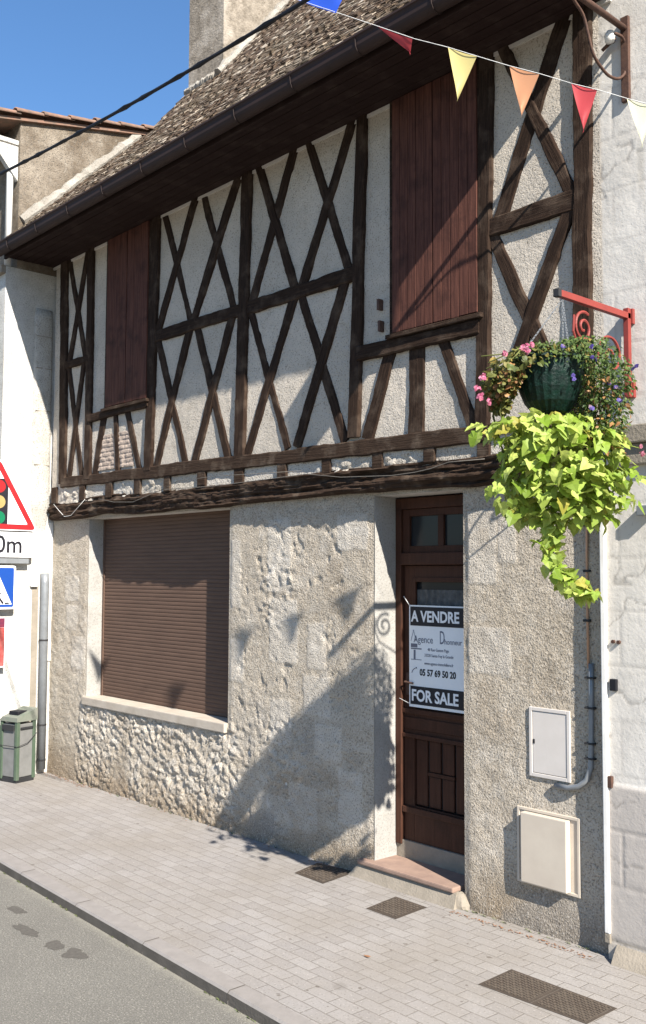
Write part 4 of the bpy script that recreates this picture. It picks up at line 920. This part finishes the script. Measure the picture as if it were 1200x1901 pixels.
# ================================================================== IRONWORK
def spiral(c, r0_, r1_, turns, a0, X, n=40, sgn=1):
    out = []
    for i in range(n+1):
        t = i/n; r = r0_+(r1_-r0_)*t; an = a0+sgn*2*math.pi*turns*t; out.append((X, c[0]+r*math.cos(an), c[1]+r*math.sin(an)))
    return out
BX = -3.30
bk_ = empty("flower_basket_bracket", (BX, RY, 3.8), "red iron bracket with scrolls that holds the hanging flower basket", "bracket")
za = 4.075; tipy = -.88
MB().box((BX-.018, tipy+.03, za-.020), (BX+.018, RY-.01, za+.020), .003).build("arm", M_red, bk_)
MB().box((BX-.020, tipy-.004, za-.024), (BX+.020, tipy+.028, za+.024), .003).build("end_cap", M_dark, bk_)
MB().box((BX-.018, RY-.066, 3.55), (BX+.018, RY-.030, za+.05), .003).build("upright", M_red, bk_)
for zq in (za, 3.60): MB().box((BX-.03, RY-.03, zq-.05), (BX+.03, RY+.0, zq+.05), .004).build("wall_plate", M_red, bk_)
m_ = MB(); m_.tube(spiral((-.60, za-.16), .10, .018, 1.6, rad(60), BX, sgn=1), .0095, 6); m_.tube([(BX, -.70, za-.10), (BX, -.71, za-.20), (BX, -.66, za-.29), (BX, -.50, za-.37), (BX, -.34, za-.47), (BX, -.2, za-.54)], .0075, 6)
m_.build("scroll", M_red, bk_); m_ = MB(); m_.tube(spiral((-.30, za-.29), .145, .02, 1.5, rad(200), BX, sgn=-1), .0095, 6); m_.build("scroll", M_red, bk_)
def smooth(P, n=8):
    P = [np.array(p, float) for p in P]; out = []
    for i in range(len(P)-1):
        a, b, c, d = P[max(i-1, 0)], P[i], P[i+1], P[min(i+2, len(P)-1)]
        for k in range(n):
            t = k/n; out.append(.5*((2*b)+(c-a)*t+(2*a-5*b+4*c-d)*t*t+(3*b-a-3*c+d)*t**3))
    return out+[P[-1]]
# brown scroll bracket at the top
LB = empty("iron_scroll_bracket", (BX, RY, 5.5), "brown wrought iron bracket with large scroll at the top right", "bracket")
m_ = MB(); m_.tube([(BX, RY-.02, 5.99), (BX, -1.05, 6.0)], .021, 8); m_.build("arm", M_iron, LB, True)
MB().box((BX-.028, RY-.03, 5.50), (BX+.028, RY, 6.07), .004).build("wall_plate", M_iron, LB)
m_ = MB(); m_.tube(smooth([AX(px, py, BX) for px, py in ((1052, -30), (1066, 0), (1083, 28), (1092, 62), (1101, 98), (1113, 120), (1130, 140), (1147, 146), (1159, 138), (1164, 118), (1164, 92), (1156, 70), (1142, 62))]), .010, 7); m_.build("scroll", M_iron, LB, True)
caster = empty("shadow_caster", (BX, -.9, 6.0), "unseen dark lantern shape added on the brown iron bracket to cast a shadow", "shadow caster")  # invented lantern shape, out of view, placed to shade the upper wall

# cable and bunting ---------------------------------------------------------------
m_ = MB(); A = W(-90, 366, -2.2); B = W(640, -44, -2.2); P = []
for i in range(25):
    t = i/24; q = A*(1-t)+B*t; q = q-np.array([0, 0, .10*4*t*(1-t)*.6]); P.append(q)
m_.tube(P, .0115, 8)
for s2 in (0, 1):
    m_.tube([p_+np.array([0, .010*math.cos(i*2.2+s2*3.14), .010*math.sin(i*2.2+s2*3.14)]) for i, p_ in enumerate(P)], .008, 6)
tag(m_.build("power_cable", M_black, None, True), "thick black twisted power cable crossing the sky and chimney", "cable")
bun = empty("bunting", tuple(AZ(900, 100, 5.6)), "string of coloured triangular pennants stretched in front of the eaves", "bunting")
sp = [(470, -28, 6.6), (555, 0, 6.4), (628, 24, 6.2), (700, 48, 6.05), (770, 72, 5.9), (833, 88, 5.8), (885, 104, 5.7), (945, 122, 5.6), (1003, 137, 5.5), (1062, 155, 5.42), (1108, 166, 5.36), (1165, 183, 5.3), (1215, 196, 5.25), (1290, 215, 5.2)]
m_ = MB(); m_.tube([AZ(*q) for q in sp], .0019, 5); m_.build("string", M_string, bun)
def cloth(name, c):
    k = NT(name); b = k.b; k.out(c, .55); tr_ = k.n("ShaderNodeBsdfTranslucent"); tr_.inputs[0].default_value = (*c, 1); mx = k.n("ShaderNodeMixShader"); mx.inputs[0].default_value = .35
    k.l(b.outputs[0], mx.inputs[1]); k.l(tr_.outputs[0], mx.inputs[2]); k.l(mx.outputs[0], k.t.nodes["Material Output"].inputs[0]); return k.m
def flag(a, b, tip, m, lab, za_, zb_, curl=0.0):
    A, B = Vector(AZ(*a, za_)), Vector(AZ(*b, zb_)); T_ = Vector(AZ(*tip, (za_+zb_)/2)); n = 8; V = []; fs = []; vw = Vector(fw)
    for i in range(n+1):
        t = i/n; k = n-i
        for j in range(n+1):
            s = j/n; p = (A*(1-s)+B*s)*(1-t)+T_*t; p = p+vw*(curl*math.sin(t*2.6)*(s-.5)+.012*math.sin(t*4+s*3)); V.append(p)
    for i in range(n):
        for j in range(n): a_ = i*(n+1)+j; fs.append((a_, a_+1, a_+n+2, a_+n+1))
    o = mesh("pennant", V, fs, m, bun, True); o["label"] = lab; return o
flag((553, 0), (624, 24), (642, -16), cloth("blue_cloth", (.02, .07, .42)), "blue pennant blown flat", 6.4, 6.2, .03)
fr_ = flag((699, 47), (766, 72), (762, 101), cloth("red_cloth", (.46, .06, .07)), "red pennant blown sideways", 6.05, 5.9, .03)
flag((832, 88), (886, 104), (849, 187), cloth("yellow_cloth", (.62, .53, .22)), "pale yellow pennant", 5.8, 5.7, .05)
flag((946, 122), (1002, 137), (968, 217), cloth("orange_cloth", (.58, .29, .16)), "orange pennant", 5.6, 5.5, .03)
flag((1061, 154), (1109, 167), (1083, 246), cloth("red_cloth_2", (.46, .06, .07)), "red pennant hanging straight", 5.42, 5.36, .03)
flag((1164, 183), (1216, 197), (1192, 274), cloth("cream_cloth", (.66, .65, .46)), "cream white pennant", 5.3, 5.25, .03)

# ================================================================== ADDED LANTERN SHAPE (unseen above frame, throws the upper shadow)
m_ = MB(); m_.tube([(BX, -.90, 6.0), (BX, -.90, 6.08)], .012, 6); m_.build("hook", M_iron, caster)
m_ = MB(); m_.ring((BX, -.90, 6.03), [(.02, .66), (.10, .60), (.22, .50), (.20, .48), (.17, .06), (.10, .0), (.0, -.02)], 6); m_.build("caster_body", plain("caster_black", (.03, .035, .03), None, 9, .5, 0), caster)


# ================================================================== HANGING BASKET
bc = np.array(AX(1021, 690, BX)); bc[1] += .0; BCY = float(bc[1]); bowl_z = float(bc[2])
bas = empty("hanging_basket", (BX, BCY, bowl_z-.3), "dark green woven bowl hung by chains under the red bracket", "hanging basket")
m_ = MB(); R_ = .192
prof = [(0, -.27), (.05, -.265), (.10, -.24), (.145, -.185), (.175, -.11), (R_, -.03), (R_+.005, .045), (R_+.018, .055), (R_+.012, .07), (R_-.015, .06), (R_-.02, .03), (0, .03)]
V = []; nn = 48
for k in range(nn):
    an = 2*math.pi*k/nn
    for i, (r, z) in enumerate(prof):
        rib = (.0025 if k % 2 else -.002) if 1 < i < 8 else 0; V.append((BX+(r+rib*min(1, r/.1))*math.cos(an), BCY+(r+rib*min(1, r/.1))*math.sin(an), bowl_z+z))
mp_ = len(prof); mesh("bowl", V, [(k*mp_+i, ((k+1) % nn)*mp_+i, ((k+1) % nn)*mp_+i+1, k*mp_+i+1) for k in range(nn) for i in range(mp_-1)], plain("green_raffia", (.002, .020, .013), (.003, .009, .008), 25, .5, .6, 60, .01), bas, False)
for k in range(3):
    an = rad(100+120*k); m_ = MB(); a = Vector((BX+R_*math.cos(an), BCY+R_*math.sin(an), bowl_z+.06)); b = Vector((BX, tipy+.06, za-.03))
    nl = 22
    for i in range(nl):
        p, q = a.lerp(b, i/nl), a.lerp(b, (i+.8)/nl); off = Vector((.004, 0, 0)) if i % 2 else Vector((0, .004, 0)); m_.tube([p+off, q+off], .0022, 4); m_.tube([p-off, q-off], .0022, 4)
    m_.build("chain", M_metal, bas)

def leafmat(name, c1, c2, tr=.35, rough=.5):
    k = NT(name); at = k.n("ShaderNodeAttribute", attribute_name="tone"); sp_ = k.n("ShaderNodeSeparateColor"); k.l(at.outputs['Color'], sp_.inputs[0])
    c = k.mix(sp_.outputs[0], c1, c2); c = k.mix(k.ramp(sp_.outputs[1], (.72, 0.0), (.80, .75)), c, tuple(x*.55 for x in c1)); c = k.mix(k.ramp(sp_.outputs[1], (.05, .6), (.07, 0.0)), c, (.34, .22, .05)); c = k.mix(k.ramp(k.noise(k.co(), 60, 3, .6), (.4, 0.0), (.7, .35)), c, c1); k.out(c, rough); t2 = k.n("ShaderNodeBsdfTranslucent"); k.l(k.mix(.5, c, tuple(min(1, x*1.4) for x in c2)), t2.inputs[0]); mx = k.n("ShaderNodeMixShader"); mx.inputs[0].default_value = tr
    k.l(k.b.outputs[0], mx.inputs[1]); k.l(t2.outputs[0], mx.inputs[2]); k.l(mx.outputs[0], k.t.nodes["Material Output"].inputs[0]); return k.m
M_lime = leafmat("lime_leaf", (.15, .25, .020), (.48, .54, .15), .32)
M_green = leafmat("green_leaf", (.035, .070, .018), (.11, .155, .04), .25)
M_gera = leafmat("geranium_leaf", (.07, .10, .022), (.20, .17, .055), .25)
M_pink = leafmat("pink_petal", (.38, .06, .14), (.62, .28, .38), .3); M_viol = leafmat("violet_petal", (.05, .03, .20), (.16, .12, .38), .3); M_brown = leafmat("withered_leaf", (.22, .10, .04), (.34, .20, .08), .2)
M_stem = plain("stem_green", (.16, .17, .05), None, 9, .7, 0)
LOBED = [(.02, 0), (-.14, .26), (-.04, .46), (.12, .44), (.26, .56), (.42, .40), (.66, .30), (1.0, 0), (.66, -.30), (.42, -.40), (.26, -.56), (.12, -.44), (-.04, -.46), (-.14, -.26)]
ROUND = [(0, 0), (-.05, .35), (.25, .5), (.6, .48), (.9, .25), (1, 0), (.9, -.25), (.6, -.48), (.25, -.5), (-.05, -.35)]
NARROW = [(0, 0), (.25, .26), (.6, .27), (1, 0), (.6, -.27), (.25, -.26)]
def leaves(name, pts, dirs, size, shape, m, parent, fold=.25, droop=.35, smooth=False):
    V = []; Fs = []; T = []
    for p, d, s in zip(pts, dirs, size):
        p = Vector(p); x_ = Vector(d[0]).normalized(); n_ = Vector(d[1]); n_ = (n_-x_*n_.dot(x_)).normalized(); y_ = n_.cross(x_); b0 = len(V); fl_ = fold*random.uniform(-.3, 1.9); dr_ = droop*random.uniform(-.2, 2.0); tone = (random.random(), random.random(), 0, 1)
        V.append(p+x_*(.4*s)-n_*(.0)); T.append(tone)
        for (u, v) in shape:
            h = fl_*abs(v)-dr_*max(0, u-.2)**2+random.uniform(-.05, .05); V.append(p+x_*u*s+y_*v*s+n_*h*s); T.append(tone)
        k = len(shape)
        for i in range(k): Fs.append((b0, b0+1+i, b0+1+(i+1) % k))
    o = mesh(name, V, Fs, m, parent, smooth); at = o.data.color_attributes.new("tone", 'FLOAT_COLOR', 'POINT'); at.data.foreach_set('color', np.array(T, float).ravel()); return o
toS = Vector(SUN)
def rdir(out, up=.5, spread=.8):
    n_ = Vector(out)*.6+Vector((0, 0, up))+toS*.45+Vector([random.gauss(0, spread*.5) for _ in range(3)]); x_ = Vector(out)*.8+Vector((0, 0, -.7))+Vector([random.gauss(0, .6) for _ in range(3)]); return (x_, n_)
BC = Vector((BX, BCY, bowl_z))
Rv, Fv = Vector((CR[0], CR[1], 0)).normalized(), Vector((fw[0], fw[1], 0)).normalized()
def blob(n, prof, hollow=.55):
    """points in a stack of ellipses: prof = [(z, centre_r, half_r, centre_f, half_f)], r across the street view, f away"""
    out = []
    zs_ = [q[0] for q in prof]
    wts = [q[2]*q[4]+.004 for q in prof]
    for _ in range(n):
        while True:
            z = random.uniform(zs_[-1], zs_[0]); k = next(i for i in range(len(prof)-1) if prof[i][0] >= z >= prof[i+1][0]); t = (prof[k][0]-z)/max(1e-6, prof[k][0]-prof[k+1][0])
            q = [prof[k][i]*(1-t)+prof[k+1][i]*t for i in range(5)]
            if random.random() < (q[2]+q[4])/(2*.5)+.15: break
        an = random.uniform(0, 2*math.pi); r = math.sqrt(random.uniform(hollow**2, 1)); wob = 1+.28*(float(vnoise(np.array(an*1.6+z*9), np.array(z*7.), 77))-.5)
        off = Rv*(q[1]+q[2]*r*wob*math.cos(an))+Fv*(q[3]+q[4]*r*wob*math.sin(an)); out.append((Vector((BX, BCY, z))+off, (Rv*math.cos(an)+Fv*math.sin(an))))
    return out
zof = lambda py: float(AZ(1040, py, 5.62)[2])
rof = lambda px: float((Vector(AZ(px, 850, 5.62))-BC).dot(Rv))
#print("basket", BC, [round(rof(q), 2) for q in (890, 1020, 1185)], [round(zof(q), 2) for q in (640, 775, 960, 1110)])
def pf(lst): return [(zof(py), (rof(a)+rof(b))/2, abs(rof(b)-rof(a))/2, cf, hf) for py, a, b, cf, hf in lst]
vine = empty("lime_sweet_potato_vine", (BX, BCY, bowl_z-.1), "bright lime green trailing vine spilling out below the green bowl", "plant")
pts = blob(1050, pf([(772, 960, 1080, 0, .2), (790, 915, 1130, -.02, .28), (820, 908, 1160, -.02, .31), (860, 930, 1168, 0, .31), (900, 940, 1172, 0, .32), (935, 936, 1170, 0, .30), (958, 948, 1150, 0, .26), (972, 980, 1120, 0, .14)]), .30)
tail = [(1030, 955), (1035, 985), (1025, 1010), (1030, 1040), (1040, 1062), (1052, 1080), (1070, 1092), (1092, 1100), (1108, 1106)]
for _ in range(130):
    t = random.uniform(0, len(tail)-1.001); i = int(t); s = t-i; px = tail[i][0]*(1-s)+tail[i+1][0]*s; py = tail[i][1]*(1-s)+tail[i+1][1]*s; wd = 1.0-.05*t
    p = Vector(AZ(px+random.gauss(-4, 13)*wd, py+random.gauss(-6, 9)*wd, 5.55+random.gauss(0, .05))); pts.append((p, Vector((random.gauss(0, 1), random.gauss(-.5, 1), 0)).normalized()))
for (px, py) in ((900, 800), (912, 797), (925, 905), (938, 932), (950, 880), (955, 945), (1175, 930), (1180, 890)):
    for _ in range(4): pts.append((Vector(AZ(px+random.gauss(0, 9), py+random.gauss(0, 7), 5.5+random.gauss(0, .1))), -Rv*(1 if px < 1000 else -1)))
leaves("foliage", [q[0] for q in pts], [rdir(q[1], .75, .75) for q in pts], [random.uniform(.040, .092) for _ in pts], LOBED, M_lime, vine)
m_ = MB(); P = [Vector(AZ(px, py, 5.56)) for px, py in [(1020, 800), (1022, 860), (1028, 920)]+tail]; m_.tube(P, .004, 5)
for k in range(12):
    a = random.choice((-.35, 0, .3, 2.9, 3.14, 3.5)); m_.tube([BC+Rv*.15*math.cos(a)+Fv*.15*math.sin(a)+Vector((0, 0, .05)), BC+Rv*.27*math.cos(a)+Fv*.24*math.sin(a)+Vector((0, 0, .02)), BC+Rv*.33*math.cos(a)+Fv*.28*math.sin(a)+Vector((0, 0, -.25)), BC+Rv*.25*math.cos(a)+Fv*.22*math.sin(a)+Vector((0, 0, -.55))], .004, 5)
m_.build("stem", M_stem, vine, True)
pet = empty("petunia_plant", (BX, BCY, bowl_z), "leafy green plant with small violet flowers on the right of the bowl", "plant")
pts = blob(3200, pf([(622, 1060, 1120, 0, .12), (642, 1000, 1150, 0, .24), (680, 1040, 1172, 0, .30), (720, 1078, 1175, 0, .30), (760, 1070, 1168, 0, .26), (800, 1080, 1160, 0, .2), (835, 1090, 1150, 0, .08)]), .2)
for _ in range(620):
    a = random.uniform(0, 6.283); rr = random.uniform(.12, .235); pts.append((BC+Rv*rr*math.cos(a)+Fv*rr*math.sin(a)+Vector((0, 0, random.uniform(.05, .15) if rr < .2 else random.uniform(.0, .12))), Rv*math.cos(a)+Fv*math.sin(a)))
leaves("foliage", [q[0] for q in pts], [rdir(q[1], .4, 1.2) for q in pts], [random.uniform(.016, .036) for _ in pts], NARROW, M_green, pet)
pts = blob(170, pf([(700, 1080, 1120, -.1, .2), (760, 1085, 1160, -.1, .22), (850, 1090, 1150, -.1, .15)]), .5)
leaves("withered_foliage", [q[0] for q in pts], [rdir(q[1], .2, 1.2) for q in pts], [random.uniform(.02, .04) for _ in pts], NARROW, M_brown, pet)
def flowers(name, pxs, m, par, s=.014, n=5, Z=5.42, petals=5):
    for px, py in pxs:
        pp = []; dd = []; ss = []
        for _ in range(n):
            c = Vector(AZ(px+random.gauss(0, 3.2), py+random.gauss(0, 3.0), Z+random.gauss(0, .012))); nr = (Vector(-fw)+Vector([random.gauss(0, .5) for _ in range(3)])).normalized(); a = nr.orthogonal().normalized(); b = nr.cross(a)
            for k in range(petals):
                an = 2*math.pi*k/petals; pp.append(c); dd.append((a*math.cos(an)+b*math.sin(an), nr)); ss.append(s*random.uniform(.8, 1.3))
        leaves(name, pp, dd, ss, ROUND, m, par, .1, .2)
flowers("flower", [(1047, 641), (1098, 644), (1102, 668), (1136, 719), (1178, 682), (1100, 760), (1065, 700), (1150, 745)], M_viol, pet, .013, 2)
m_ = MB()
for k in range(14):
    a = random.uniform(-1.2, 1.6); m_.tube([BC+Vector((0, 0, .04)), BC+Rv*.2*math.cos(a)+Fv*.2*math.sin(a)+Vector((0, 0, .16)), BC+Rv*.38*math.cos(a)+Fv*.3*math.sin(a)+Vector((0, 0, random.uniform(-.2, .1)))], .003, 4)
m_.build("stem", M_stem, pet, True)
ger = empty("pink_geranium", (BX, BCY, bowl_z), "trailing geranium with pink flowers and yellowing leaves on the left of the bowl", "plant")
pts = blob(760, pf([(642, 965, 1060, 0, .14), (668, 915, 1075, 0, .22), (690, 900, 985, -.02, .22), (720, 900, 962, -.02, .18), (745, 915, 952, 0, .10), (760, 925, 945, 0, .05)]), .15)
leaves("foliage", [q[0] for q in pts], [rdir(q[1], .5, 1.1) for q in pts], [random.uniform(.020, .042) for _ in pts], ROUND, M_gera, ger)
pts = blob(150, pf([(680, 930, 985, -.05, .2), (720, 905, 960, -.05, .18), (755, 915, 950, 0, .08)]), .4)
leaves("withered_foliage", [q[0] for q in pts], [rdir(q[1], .2, 1.2) for q in pts], [random.uniform(.018, .034) for _ in pts], ROUND, M_brown, ger)
flowers("flower", [(972, 643), (988, 640), (980, 650), (938, 655), (890, 720), (893, 735), (908, 745), (897, 698)], M_pink, ger, .014, 4, 5.5)
flowers("flower", [(1194, 838)], M_pink, ger, .014, 3, 5.5)
m_ = MB()
for k in range(10):
    a = random.uniform(2.2, 4.0); m_.tube([BC+Vector((0, 0, .04)), BC+Rv*.2*math.cos(a)+Fv*.2*math.sin(a)+Vector((0, 0, .12)), BC+Rv*.40*math.cos(a)+Fv*.2*math.sin(a)+Vector((0, 0, random.uniform(-.2, .1)))], .004, 4)
m_.build("stem", M_stem, ger, True)
